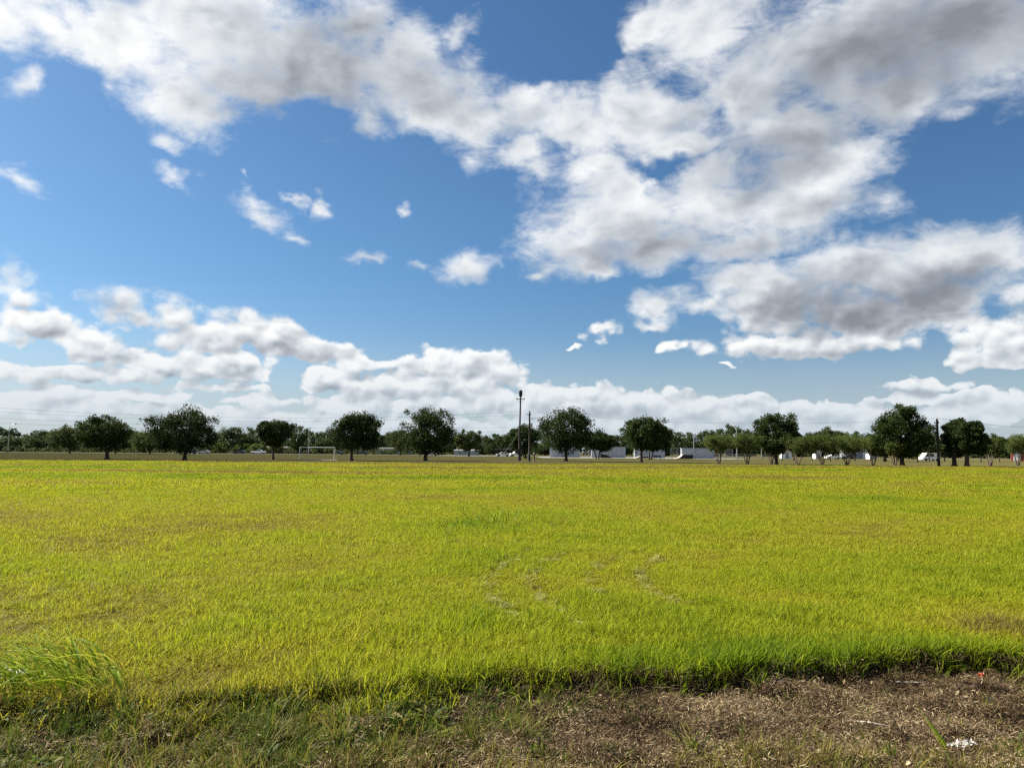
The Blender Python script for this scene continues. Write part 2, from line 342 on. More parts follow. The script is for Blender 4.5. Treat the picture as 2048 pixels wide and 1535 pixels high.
FAR_TREES = [
    (-237.33, 330, 7.96, 13.2, 'first far treeline tree left of the street lamp'),
    (-221.55, 330, 6.75, 9.24, 'second far treeline tree left of the street lamp'),
    (-224.06, 345, 7.95, 7.82, 'first far treeline tree between the street lamp and the leftmost near oak'),
    (-208.67, 335, 10.06, 7.15, 'second far treeline tree between the street lamp and the leftmost near oak'),
    (-216.35, 360, 9.78, 7.2, 'third far treeline tree between the street lamp and the leftmost near oak'),
    (-194.77, 350, 8.73, 7.0, 'fourth far treeline tree between the street lamp and the leftmost near oak'),
    (-173.4, 340, 10.46, 7.71, 'first far treeline tree between the leftmost near oak and the widest oak'),
    (-156.83, 320, 8.71, 6.4, 'second far treeline tree between the leftmost near oak and the widest oak'),
    (-161.07, 350, 8.97, 9.33, 'third far treeline tree between the leftmost near oak and the widest oak'),
    (-133.89, 340, 9.83, 6.8, 'first far treeline tree between the widest oak and the small vase-shaped oak'),
    (-115.26, 315, 11.39, 7.56, 'second far treeline tree between the widest oak and the small vase-shaped oak'),
    (-119.24, 350, 10.66, 6.07, 'third far treeline tree between the widest oak and the small vase-shaped oak'),
    (-107.62, 350, 10.28, 7.0, 'first far treeline tree between the small vase-shaped oak and the lopsided oak'),
    (-94.78, 335, 12.65, 4.91, 'second far treeline tree between the small vase-shaped oak and the lopsided oak'),
    (-94.14, 350, 11.31, 4.67, 'third far treeline tree between the small vase-shaped oak and the lopsided oak'),
    (-80.33, 320, 9.67, 5.55, 'fourth far treeline tree between the small vase-shaped oak and the lopsided oak'),
    (-81.34, 345, 9.87, 5.98, 'fifth far treeline tree between the small vase-shaped oak and the lopsided oak'),
    (-62.78, 340, 9.87, 6.8, 'first far treeline tree between the lopsided oak and the tall dense oak'),
    (-57.62, 360, 10.89, 5.28, 'second far treeline tree between the lopsided oak and the tall dense oak'),
    (-46.15, 360, 10.49, 6.72, 'third far treeline tree between the lopsided oak and the tall dense oak'),
    (-27.44, 350, 9.44, 6.07, 'first far treeline tree between the tall dense oak and the siren pole'),
    (-13.16, 360, 9.29, 5.28, 'second far treeline tree between the tall dense oak and the siren pole'),
    (-7.46, 340, 9.81, 5.44, 'third far treeline tree between the tall dense oak and the siren pole'),
    (-2.72, 370, 9.57, 4.93, 'fourth far treeline tree between the tall dense oak and the siren pole'),
    (15.11, 340, 9.96, 6.8, 'first far treeline tree between the siren pole and the large round oak'),
    (42.06, 330, 9.47, 5.72, 'first far treeline tree between the large round oak and the shed-side oak'),
    (51.07, 345, 9.42, 5.06, 'second far treeline tree between the large round oak and the shed-side oak'),
    (61.14, 300, 10.93, 5.6, 'first far treeline tree between the shed-side oak and the tall floodlight pole'),
    (71.59, 320, 10.73, 5.55, 'second far treeline tree between the shed-side oak and the tall floodlight pole'),
    (72.7, 300, 9.41, 4.4, 'third far treeline tree between the shed-side oak and the tall floodlight pole'),
    (85.88, 330, 11.98, 5.28, 'fourth far treeline tree between the shed-side oak and the tall floodlight pole'),
    (94.58, 340, 12.79, 5.44, 'fifth far treeline tree between the shed-side oak and the tall floodlight pole'),
    (97.5, 330, 14.26, 5.72, 'sixth far treeline tree between the shed-side oak and the tall floodlight pole'),
    (107.68, 340, 12.88, 5.89, 'first far treeline tree between the tall floodlight pole and the pointed oak'),
    (106.66, 320, 10.98, 5.55, 'second far treeline tree between the tall floodlight pole and the pointed oak'),
    (126.42, 330, 10.06, 6.16, 'first far treeline tree between the pointed oak and the tallest oak'),
    (137.9, 345, 11.87, 5.06, 'second far treeline tree between the pointed oak and the tallest oak'),
    (142.2, 330, 11.94, 5.28, 'third far treeline tree between the pointed oak and the tallest oak'),
    (144.9, 320, 11.25, 5.55, 'fourth far treeline tree between the pointed oak and the tallest oak'),
    (163.1, 345, 11.58, 5.52, 'fifth far treeline tree between the pointed oak and the tallest oak'),
    (164.77, 330, 11.65, 5.72, 'sixth far treeline tree between the pointed oak and the tallest oak'),
    (183.4, 330, 11.34, 6.6, 'first far treeline tree between the tallest oak and the bare right-hand pole'),
    (197.98, 340, 10.79, 6.8, 'first far treeline tree to the right of the bare right-hand pole'),
    (188.24, 300, 10.62, 5.2, 'second far treeline tree to the right of the bare right-hand pole'),
    (211.88, 330, 10.22, 4.84, 'third far treeline tree to the right of the bare right-hand pole'),
    (211.41, 320, 9.15, 5.12, 'fourth far treeline tree to the right of the bare right-hand pole'),
    (225.03, 330, 9.0, 6.6, 'fifth far treeline tree to the right of the bare right-hand pole'),
    (235.99, 330, 9.95, 8.8, 'sixth far treeline tree to the right of the bare right-hand pole'),
]
BANK_EDGE = [(-4.73, 4.84), (-4.18, 4.92), (-3.33, 5.07), (-2.43, 5.23), (-1.45, 5.36), (-0.79, 5.59), (-0.07, 5.79), (0.5, 5.89), (1.48, 6.03), (2.33, 6.22), (3.23, 6.38), (4.4, 6.6), (6.19, 6.91), (7.83, 7.17)]
WHEEL_ARCS = [[(0.45, 12.84), (0.11, 12.06), (-0.15, 10.95), (-0.27, 9.92), (-0.25, 9.07), (-0.14, 8.36), (0.05, 7.65)], [(1.32, 12.7), (0.79, 12.26), (0.47, 11.21), (0.27, 10.13), (0.24, 9.41), (0.36, 8.65), (0.57, 8.01), (0.72, 7.46)], [(2.36, 12.94), (1.76, 12.31), (1.32, 11.24), (1.08, 10.36), (1.01, 9.44), (1.09, 8.82)], [(2.36, 12.06), (1.94, 11.04), (1.69, 10.18), (1.69, 9.3), (1.81, 8.7), (2.02, 8.18)]]


# ------------------------------------------------------------------ helpers
RNG = np.random.default_rng(11)


def tag(o, label=None, cat=None, group=None, kind=None):
    for k, v in (('label', label), ('category', cat), ('group', group), ('kind', kind)):
        if v:
            o[k] = v
    return o


def empty(name, loc=(0, 0, 0), rz=0.0):
    o = bpy.data.objects.new(name, None)
    o.location = loc
    o.rotation_euler = (0, 0, rz)
    o.empty_display_size = 0.3
    COL.objects.link(o)
    return o


def link(name, me, parent=None, loc=None, rz=0.0):
    o = bpy.data.objects.new(name, me)
    COL.objects.link(o)
    if parent is not None:
        o.parent = parent
    if loc is not None:
        o.location = loc
    o.rotation_euler = (0, 0, rz)
    return o


def mesh_np(name, verts, faces, mat, smooth=False):
    """verts (n,3); faces: list of tuples, or an (m,k) array"""
    me = bpy.data.meshes.new(name)
    if isinstance(faces, np.ndarray):
        m, k = faces.shape
        me.vertices.add(len(verts))
        me.vertices.foreach_set('co', np.asarray(verts, np.float32).ravel())
        me.loops.add(m * k)
        me.loops.foreach_set('vertex_index', faces.astype(np.int32).ravel())
        me.polygons.add(m)
        me.polygons.foreach_set('loop_start', np.arange(0, m * k, k, dtype=np.int32))
        me.update(calc_edges=True)
    else:
        me.from_pydata([tuple(v) for v in verts], [], faces)
        me.update()
    if mat is not None:
        me.materials.append(mat)
    if smooth:
        me.polygons.foreach_set('use_smooth', [True] * len(me.polygons))
    return me


class MB:
    """collects simple solids into one mesh"""
    def __init__(self):
        self.v, self.f = [], []

    def add(self, vs, fs):
        k = len(self.v)
        self.v += [tuple(p) for p in vs]
        self.f += [tuple(i + k for i in f) for f in fs]
        return self

    def box(self, c, s, rz=0.0):
        x, y, z = (a / 2 for a in s)
        pts = [(-x, -y, -z), (x, -y, -z), (x, y, -z), (-x, y, -z), (-x, -y, z), (x, -y, z), (x, y, z), (-x, y, z)]
        ca, sa = math.cos(rz), math.sin(rz)
        pts = [(c[0] + px * ca - py * sa, c[1] + px * sa + py * ca, c[2] + pz) for px, py, pz in pts]
        return self.add(pts, [(0, 3, 2, 1), (4, 5, 6, 7), (0, 1, 5, 4), (1, 2, 6, 5), (2, 3, 7, 6), (3, 0, 4, 7)])

    def prism(self, prof, y0, y1):
        """profile in x,z extruded along y"""
        n = len(prof)
        vs = [(x, y0, z) for x, z in prof] + [(x, y1, z) for x, z in prof]
        fs = [tuple(range(n)), tuple(range(2 * n - 1, n - 1, -1))]
        fs += [(i, i + n, (i + 1) % n + n, (i + 1) % n) for i in range(n)]
        return self.add(vs, fs)

    def tube(self, pts, rad, n=7, cap=True):
        pts = [Vector(p) for p in pts]
        rad = [rad] * len(pts) if not hasattr(rad, '__len__') else rad
        vs, fs = [], []
        up = Vector((0.13, 0.31, 0.94)).normalized()
        for i, p in enumerate(pts):
            t = (pts[min(i + 1, len(pts) - 1)] - pts[max(i - 1, 0)]).normalized()
            a = t.cross(up)
            if a.length < 0.15:
                a = t.cross(Vector((1, 0, 0)))
            a.normalize()
            b = t.cross(a)
            for k in range(n):
                th = 2 * math.pi * k / n
                vs.append(p + (a * math.cos(th) + b * math.sin(th)) * rad[i])
        for i in range(len(pts) - 1):
            for k in range(n):
                fs.append((i * n + k, i * n + (k + 1) % n, (i + 1) * n + (k + 1) % n, (i + 1) * n + k))
        if cap:
            fs.append(tuple(range(n)))
            fs.append(tuple(range(len(pts) * n - 1, (len(pts) - 1) * n - 1, -1)))
        return self.add(vs, fs)

    def mesh(self, name, mat, smooth=False):
        return mesh_np(name, self.v, self.f, mat, smooth)

    def build(self, name, mat, parent=None, smooth=False, loc=None):
        return link(name, self.mesh(name, mat, smooth), parent, loc)


def vnoise(x, y, seed=0):
    """smooth value noise in 0..1"""
    xi, yi = np.floor(x).astype(np.int64), np.floor(y).astype(np.int64)
    xf, yf = x - xi, y - yi
    xf = xf * xf * (3 - 2 * xf)
    yf = yf * yf * (3 - 2 * yf)

    def h(a, b):
        n = (a * 374761393 + b * 668265263 + seed * 1442695041) & 0xFFFFFFFF
        n = ((n ^ (n >> 13)) * 1274126177) & 0xFFFFFFFF
        return ((n ^ (n >> 16)) & 0xFFFF) / 65535.0
    return (h(xi, yi) * (1 - xf) + h(xi + 1, yi) * xf) * (1 - yf) + (h(xi, yi + 1) * (1 - xf) + h(xi + 1, yi + 1) * xf) * yf


def fbm(x, y, seed=0, octv=4):
    s, a, t = 0.0, 0.5, 0.0
    for i in range(octv):
        s = s + a * vnoise(x * 2 ** i + 17.3 * i, y * 2 ** i - 9.1 * i, seed + i)
        t += a
        a *= 0.5
    return s / t


def sstep(x, a, b):
    t = np.clip((x - a) / (b - a), 0, 1)
    return t * t * (3 - 2 * t)


# ------------------------------------------------------------------ materials
def material(name):
    m = bpy.data.materials.new(name)
    m.use_nodes = True
    return m, NT(m.node_tree)


def finish(N, shader):
    out = N.n('ShaderNodeOutputMaterial')
    N.t.links.new(shader, out.inputs[0])


def plain(name, col, rough=0.7, metal=0.0, vary=0.18, scale=3.0, spec=0.3, bump=0.0):
    m, N = material(name)
    pos = N.n('ShaderNodeTexCoord').outputs['Object']
    n = N.noise(pos, scale, 5.0, 0.6)
    f = N.mr(n, 0.3, 0.7, 1 - vary, 1 + vary)
    c = N.v('SCALE', tuple(col), f)
    ins = {'Base Color': c, 'Roughness': rough, 'Metallic': metal, 'Specular IOR Level': spec}
    if bump:
        ins['Normal'] = N.n('ShaderNodeBump', {'Height': n, 'Strength': bump, 'Distance': 0.02}).outputs[0]
    finish(N, N.n('ShaderNodeBsdfPrincipled', ins).outputs[0])
    return m


def blade_mat(name, stops, trans=0.5, rough=0.55, spec=0.25, spread=0.42):
    """grass: colour follows each tuft's own mix of dry and green, some light comes through the blade"""
    m, N = material(name)
    tint = N.n('ShaderNodeAttribute', attribute_type='INSTANCER', attribute_name='tint').outputs['Fac']
    rnd = N.n('ShaderNodeObjectInfo').outputs['Random']
    pos = N.n('ShaderNodeNewGeometry').outputs['Position']
    fine = N.noise(pos, 28.0, 2.0, 0.5)
    isl = N.n('ShaderNodeNewGeometry').outputs['Random Per Island']
    t = N.m('ADD', tint, N.m('MULTIPLY', N.m('SUBTRACT', isl, 0.5), spread))
    t = N.m('ADD', t, N.m('MULTIPLY', N.m('SUBTRACT', fine, 0.5), 0.3))
    col = N.ramp(t, stops)
    col = N.v('SCALE', col, N.m('MULTIPLY_ADD', rnd, 0.35, 0.82))
    p = N.n('ShaderNodeBsdfPrincipled', {'Base Color': col, 'Roughness': rough, 'Specular IOR Level': spec}).outputs[0]
    tr = N.n('ShaderNodeBsdfTranslucent', {0: col}).outputs[0]
    ms = N.n('ShaderNodeMixShader', {0: trans})
    N.t.links.new(p, ms.inputs[1])
    N.t.links.new(tr, ms.inputs[2])
    finish(N, ms.outputs[0])
    return m


def leaf_mat(name, dark, light, trans=0.3):
    m, N = material(name)
    isl = N.n('ShaderNodeNewGeometry').outputs['Random Per Island']
    rnd = N.n('ShaderNodeObjectInfo').outputs['Random']
    pos = N.n('ShaderNodeTexCoord').outputs['Object']
    n = N.noise(pos, 0.9, 3.0, 0.5)
    f = N.m('ADD', N.m('MULTIPLY', isl, 0.5), N.m('MULTIPLY', n, 0.6), clamp=True)
    col = N.mix(f, (*dark, 1), (*light, 1))
    col = N.v('SCALE', col, N.m('MULTIPLY_ADD', rnd, 0.35, 0.82))
    p = N.n('ShaderNodeBsdfPrincipled', {'Base Color': col, 'Roughness': 0.7, 'Specular IOR Level': 0.12}).outputs[0]
    tr = N.n('ShaderNodeBsdfTranslucent', {0: col}).outputs[0]
    ms = N.n('ShaderNodeMixShader', {0: trans})
    N.t.links.new(p, ms.inputs[1])
    N.t.links.new(tr, ms.inputs[2])
    finish(N, ms.outputs[0])
    return m


GRASS_STOPS = [(0.0, (0.18, 0.135, 0.040)), (0.20, (0.26, 0.22, 0.036)), (0.42, (0.340, 0.330, 0.022)), (0.66, (0.285, 0.325, 0.014)), (1.0, (0.11, 0.185, 0.010))]
M_GRASS = blade_mat('grass_blades', GRASS_STOPS, 0.5, 0.6, 0.10)
M_BANKGRASS = blade_mat('bank_grass_blades', [(0.0, (0.18, 0.13, 0.05)), (0.3, (0.21, 0.185, 0.036)), (0.6, (0.135, 0.165, 0.020)), (1.0, (0.035, 0.070, 0.010))], 0.4, 0.6, 0.12, spread=0.85)
M_STRAW = blade_mat('dry_straw', [(0.0, (0.016, 0.010, 0.005)), (0.35, (0.088, 0.056, 0.028)), (0.65, (0.21, 0.144, 0.074)), (1.0, (0.46, 0.37, 0.22))], 0.15, 0.75, 0.10, spread=0.95)
M_PRESSED = blade_mat('bleached_grass', [(0.0, (0.20, 0.20, 0.05)), (0.5, (0.29, 0.28, 0.09)), (1.0, (0.42, 0.40, 0.18))], 0.3, 0.7, 0.1)
M_OAK = leaf_mat('oak_leaves', (0.014, 0.026, 0.008), (0.050, 0.078, 0.018), 0.3)
M_MID = leaf_mat('park_tree_leaves', (0.030, 0.045, 0.016), (0.085, 0.105, 0.030), 0.3)
M_MYRTLE = leaf_mat('crape_myrtle_leaves', (0.045, 0.064, 0.015), (0.122, 0.152, 0.038), 0.45)
M_FAR = leaf_mat('far_leaves', (0.030, 0.050, 0.020), (0.085, 0.115, 0.036), 0.3)
M_FARDARK = leaf_mat('far_evergreen_leaves', (0.022, 0.040, 0.020), (0.055, 0.082, 0.034), 0.25)
M_BARK = plain('oak_bark', (0.055, 0.042, 0.032), 0.9, vary=0.35, scale=4.0)
M_PALEBARK = plain('myrtle_bark', (0.13, 0.10, 0.075), 0.8, vary=0.3, scale=5.0)
M_POLE = plain('weathered_pole_wood', (0.042, 0.034, 0.030), 0.9, vary=0.3, scale=2.0)
M_DARKMETAL = plain('dark_painted_metal', (0.035, 0.034, 0.036), 0.5, 0.3)
M_GREYMETAL = plain('galvanised_metal', (0.32, 0.33, 0.34), 0.45, 0.6)
M_WIRE = plain('cable', (0.03, 0.03, 0.032), 0.6)
M_WHITE = plain('white_paint', (0.72, 0.73, 0.74), 0.5, vary=0.08)
M_SHED = plain('white_sheet_metal', (0.34, 0.365, 0.39), 0.5, vary=0.10, scale=0.6)
M_GREYWALL = plain('grey_siding', (0.24, 0.26, 0.27), 0.8, vary=0.12)
M_ROOF = plain('shingle_roof', (0.09, 0.085, 0.08), 0.9)
M_GLASS = plain('dark_glass', (0.02, 0.025, 0.03), 0.08, spec=0.6)
M_TYRE = plain('tyre_rubber', (0.02, 0.02, 0.02), 0.9)
M_BLACK = plain('black_ramp_side', (0.018, 0.016, 0.016), 0.7)
M_RAMPTOP = plain('ramp_surface', (0.50, 0.42, 0.36), 0.6, vary=0.1)
M_BRICK = plain('red_brick', (0.26, 0.065, 0.045), 0.85, vary=0.25, scale=2.0)
M_PAPER = plain('paper', (0.78, 0.77, 0.74), 0.7, vary=0.06)
M_STONE = plain('pale_stone', (0.62, 0.58, 0.50), 0.8, vary=0.15, scale=20)
M_ORANGE = plain('orange_plastic', (0.52, 0.13, 0.07), 0.5, vary=0.15, scale=30)
M_SOILCLOD = plain('soil_clod', (0.075, 0.05, 0.034), 0.95, vary=0.4, scale=14, bump=0.6)
M_CONCRETE = plain('concrete', (0.23, 0.225, 0.205), 0.85, vary=0.12, scale=0.3)
M_ASPHALT = plain('asphalt', (0.19, 0.18, 0.165), 0.9, vary=0.15, scale=0.3)

# ------------------------------------------------------------------ ground
EX = np.array([p[0] for p in BANK_EDGE])
EY = np.array([p[1] for p in BANK_EDGE])


def edge_y(x, y=None):
    e = np.interp(x, EX, EY)
    return e + (fbm(x * 1.7, x * 0 + 3.1, 5, 3) - 0.5) * 0.30 + (vnoise(x * 7.0, x * 0 + 1.5, 9) - 0.5) * 0.16


def ground_z(x, y):
    x = np.asarray(x, float)
    y = np.asarray(y, float)
    s = y - edge_y(x)
    drop = 0.06 + 0.06 * sstep(x, -1.2, 1.2)
    near = sstep(-y, -9.0, -8.0)
    z = -drop * sstep(-s, -0.03, 0.13)
    z = z + 0.045 * sstep(-s, 0.5, 1.8) * sstep(y, 0.0, 1.0)
    rough = (fbm(x * 5.0, y * 5.0, 21, 3) - 0.5) * 0.13 + (fbm(x * 1.3, y * 1.3, 31, 2) - 0.5) * 0.06
    z = z + rough * sstep(-s, -0.05, 0.25) * sstep(y, 1.0, 2.5)
    for mx, my, mh, mw, md in ((2.0, 5.80, 0.085, 0.16, 0.10), (3.58, 5.95, 0.10, 0.22, 0.10)):
        z = z + mh * np.exp(-((x - mx) / mw) ** 2 - ((y - my) / md) ** 2)
    far = sstep(y, 12, 60) * (1 - sstep(y, 80, 100))
    z = z + (fbm(x / 14.0, y / 14.0, 41, 2) - 0.5) * 0.10 * far
    return z


def ground_mat():
    m, N = material('earth_and_turf')
    pos = N.n('ShaderNodeNewGeometry').outputs['Position']
    sep = N.n('ShaderNodeSeparateXYZ', {0: pos})
    y = sep.outputs[1]
    n1 = N.noise(pos, 0.16, 4.0, 0.55)
    n2 = N.noise(pos, 1.3, 5.0, 0.6)
    n3 = N.noise(pos, 14.0, 5.0, 0.65)
    n4 = N.noise(pos, 0.035, 3.0, 0.5)
    mixn = N.m('MULTIPLY_ADD', n2, 0.55, N.m('MULTIPLY', n1, 0.75))
    turf = N.ramp(mixn, [(0.40, (0.11, 0.085, 0.020)), (0.58, (0.15, 0.135, 0.014)), (0.78, (0.135, 0.145, 0.011))])
    soil = N.ramp(n3, [(0.30, (0.012, 0.008, 0.005)), (0.55, (0.038, 0.024, 0.014)), (0.8, (0.085, 0.058, 0.034))])
    park = N.ramp(N.m('MULTIPLY_ADD', n4, 0.6, N.m('MULTIPLY', n2, 0.5)), [(0.36, (0.088, 0.072, 0.036)), (0.54, (0.108, 0.096, 0.040)), (0.72, (0.110, 0.112, 0.034))])
    under = N.mix(N.mr(y, 7.5, 20.0), soil, turf)
    edge = N.m('MULTIPLY_ADD', N.m('SUBTRACT', n4, 0.5), 40.0, N.m('MULTIPLY_ADD', N.m('SUBTRACT', n1, 0.5), 14.0, y))
    col = N.mix(N.mr(edge, 98.0, 112.0), under, park)
    bump = N.n('ShaderNodeBump', {'Height': n3, 'Strength': 0.7, 'Distance': 0.03}).outputs[0]
    finish(N, N.n('ShaderNodeBsdfDiffuse', {'Color': col, 'Roughness': 0.9, 'Normal': bump}).outputs[0])
    return m


def build_ground():
    radii = np.concatenate([[0.4, 1.0, 1.8, 2.4], np.arange(2.8, 8.5, 0.045), 8.5 * 1.055 ** np.arange(0, 118)])
    na = 900
    th = np.linspace(0, 2 * np.pi, na, endpoint=False)
    rr, tt = np.meshgrid(radii, th, indexing='ij')
    x, y = (rr * np.sin(tt)).ravel(), (rr * np.cos(tt)).ravel()
    z = ground_z(x, y)
    v = np.vstack([np.column_stack([x, y, z]), [[0, 0, -0.1]]])
    i = np.arange(len(radii) - 1)[:, None] * na
    j = np.arange(na)[None, :]
    a = (i + j).ravel()
    b = (i + (j + 1) % na).ravel()
    q = np.column_stack([a, a + na, b + na, b])[:, ::-1]
    me = mesh_np('ground', v, np.ascontiguousarray(q), ground_mat(), True)
    o = link('ground', me)
    tag(o, 'flat open field with a low bank of bare brown soil in front', kind='structure')


build_ground()
M_LOT = M_ASPHALT
for nm, x0, x1, y0, y1, mt, lab in (('park_road', -260, 260, 283, 291, M_CONCRETE, 'pale park road in front of the far treeline'),
                                    ('skate_pad', 8, 66, 203, 246, M_CONCRETE, 'pale concrete pad under the ramps and white sheds'),
                                    ('parking_area', -32, 4, 262, 280, M_CONCRETE, 'pale parking area beyond the tall dense oak')):
    me = mesh_np(nm, [(x0, y0, 0.006), (x1, y0, 0.006), (x1, y1, 0.006), (x0, y1, 0.006)], [(0, 1, 2, 3)], mt)
    tag(link(nm, me), lab, kind='structure')

# ------------------------------------------------------------------ grass and straw (countless, so stuff)
SRC = bpy.data.collections.new('grass_sources')


def blades(n, radius, hmin, hmax, width, lean, seed, flat=0.0, seg=2):
    """a tuft of n tapering, bending blades"""
    g = np.random.default_rng(seed)
    V, T = [], []
    for k in range(n):
        r = radius * math.sqrt(g.random())
        a = g.random() * 6.283
        bx, by = r * math.cos(a), r * math.sin(a)
        L = hmin + (hmax - hmin) * g.random()
        ln = lean * (0.25 + 1.1 * g.random())
        hd = g.random() * 6.283
        w = width * (0.7 + 0.6 * g.random())
        tw = hd + math.pi / 2 + (g.random() - 0.5) * 1.6
        ox, oy = math.cos(tw) * w / 2, math.sin(tw) * w / 2
        base = len(V)
        lift = flat * g.random() * 0.03
        for i in range(seg + 1):
            t = i / seg
            out = L * ln * t ** 1.6
            zz = lift + L * math.sqrt(max(0.02, 1 - min(0.97, ln * 0.72) ** 2)) * t * (1 - 0.28 * ln * t)
            cx, cy = bx + math.cos(hd) * out, by + math.sin(hd) * out
            kx = (1 - 0.25 * t) if i < seg else 0.0
            if i < seg:
                V += [(cx - ox * kx, cy - oy * kx, zz), (cx + ox * kx, cy + oy * kx, zz)]
            else:
                V.append((cx, cy, zz))
        for i in range(seg - 1):
            p = base + 2 * i
            T += [(p, p + 1, p + 3), (p, p + 3, p + 2)]
        p = base + 2 * (seg - 1)
        T.append((p, p + 1, p + 2))
    return np.array(V), np.array(T)


def straws(n, radius, lmin, lmax, width, seed, tilt=0.35, thick=0.03):
    """a scatter of flat dry stems lying across one another"""
    g = np.random.default_rng(seed)
    V, T = [], []
    for k in range(n):
        r = radius * math.sqrt(g.random())
        a = g.random() * 6.283
        c = np.array([r * math.cos(a), r * math.sin(a), 0.004 + thick * g.random() ** 1.5])
        L = lmin + (lmax - lmin) * g.random() ** 1.6
        h = g.random() * 6.283
        dz = (g.random() - 0.4) * tilt
        d = np.array([math.cos(h), math.sin(h), dz])
        d /= np.linalg.norm(d)
        sdir = np.array([-math.sin(h), math.cos(h), (g.random() - 0.5) * 1.0])
        w = width * (0.6 + 0.8 * g.random())
        bend = np.array([0, 0, 1.0]) * L * 0.10 * (g.random() - 0.3) + sdir * L * 0.18 * (g.random() - 0.5)
        base = len(V)
        for t, kx in ((-0.5, 0.6), (0.0, 1.0), (0.5, 0.35)):
            p = c + d * L * t + bend * (1 - 4 * t * t)
            V += [p - sdir * w / 2 * kx, p + sdir * w / 2 * kx]
        T += [(base, base + 1, base + 3), (base, base + 3, base + 2), (base + 2, base + 3, base + 5), (base + 2, base + 5, base + 4)]
    return np.array(V), np.array(T)


def leaflets(n, radius, size, seed):
    """low broad-leaved weed"""
    g = np.random.default_rng(seed)
    V, T = [], []
    for k in range(n):
        a = g.random() * 6.283
        r = radius * g.random()
        c = np.array([r * math.cos(a), r * math.sin(a), 0.015 + 0.06 * g.random()])
        h = a + (g.random() - 0.5)
        L = size * (0.6 + 0.8 * g.random())
        up = 0.2 + 0.6 * g.random()
        d = np.array([math.cos(h), math.sin(h), up])
        s = np.array([-math.sin(h), math.cos(h), (g.random() - 0.5) * 0.6]) * L * 0.24
        b = len(V)
        V += [c, c + d * L * 0.5 + s, c + d * L - np.array([0, 0, L * 0.3]), c + d * L * 0.5 - s]
        T += [(b, b + 1, b + 2), (b, b + 2, b + 3)]
    return np.array(V), np.array(T)


def source(prefix, items, mat):
    col = bpy.data.collections.new(prefix)
    for i, (v, t) in enumerate(items):
        me = mesh_np('%s_%02d' % (prefix, i), v, t, mat)
        o = bpy.data.objects.new('%s_%02d' % (prefix, i), me)
        col.objects.link(o)
    return col


def scatter(name, pts, rot, scl, var, tint, col, label):
    me = bpy.data.meshes.new(name)
    n = len(pts)
    me.vertices.add(n)
    me.vertices.foreach_set('co', np.asarray(pts, np.float32).ravel())
    for nm, kind, dat, key in (('rot', 'FLOAT_VECTOR', rot, 'vector'), ('scl', 'FLOAT_VECTOR', scl, 'vector'), ('var', 'INT', var, 'value'), ('tint', 'FLOAT', tint, 'value')):
        at = me.attributes.new(nm, kind, 'POINT')
        at.data.foreach_set(key, np.asarray(dat, np.int32 if kind == 'INT' else np.float32).ravel())
    o = link(name, me)
    tag(o, label, kind='stuff')
    ng = bpy.data.node_groups.new(name + '_scatter', 'GeometryNodeTree')
    ng.interface.new_socket('Geometry', in_out='INPUT', socket_type='NodeSocketGeometry')
    ng.interface.new_socket('Geometry', in_out='OUTPUT', socket_type='NodeSocketGeometry')
    nd, lk = ng.nodes, ng.links
    gi, go = nd.new('NodeGroupInput'), nd.new('NodeGroupOutput')
    ci = nd.new('GeometryNodeCollectionInfo')
    ci.inputs['Collection'].default_value = col
    ci.inputs['Separate Children'].default_value = True
    ci.inputs['Reset Children'].default_value = True

    def attr(nm, kind):
        a = nd.new('GeometryNodeInputNamedAttribute')
        a.data_type = kind
        a.inputs[0].default_value = nm
        return a.outputs[0]
    ip = nd.new('GeometryNodeInstanceOnPoints')
    lk.new(gi.outputs[0], ip.inputs['Points'])
    lk.new(ci.outputs[0], ip.inputs['Instance'])
    ip.inputs['Pick Instance'].default_value = True
    lk.new(attr('var', 'INT'), ip.inputs['Instance Index'])
    er = nd.new('FunctionNodeEulerToRotation')
    lk.new(attr('rot', 'FLOAT_VECTOR'), er.inputs[0])
    lk.new(er.outputs[0], ip.inputs['Rotation'])
    lk.new(attr('scl', 'FLOAT_VECTOR'), ip.inputs['Scale'])
    lk.new(ip.outputs[0], go.inputs[0])
    md = o.modifiers.new('scatter', 'NODES')
    md.node_group = ng
    return o


def wedge(n, r0, r1, half=R(44)):
    """points spread evenly over the part of the field in front of the viewer"""
    r = np.sqrt(RNG.random(n) * (r1 * r1 - r0 * r0) + r0 * r0)
    a = (RNG.random(n) * 2 - 1) * half
    return r * np.sin(a), r * np.cos(a)


def arc_dist(x, y):
    d = np.full(len(x), 9.0)
    for arc in WHEEL_ARCS:
        for (x0, y0), (x1, y1) in zip(arc[:-1], arc[1:]):
            ex, ey = x1 - x0, y1 - y0
            t = np.clip(((x - x0) * ex + (y - y0) * ey) / (ex * ex + ey * ey), 0, 1)
            d = np.minimum(d, np.hypot(x - x0 - t * ex, y - y0 - t * ey))
    return d


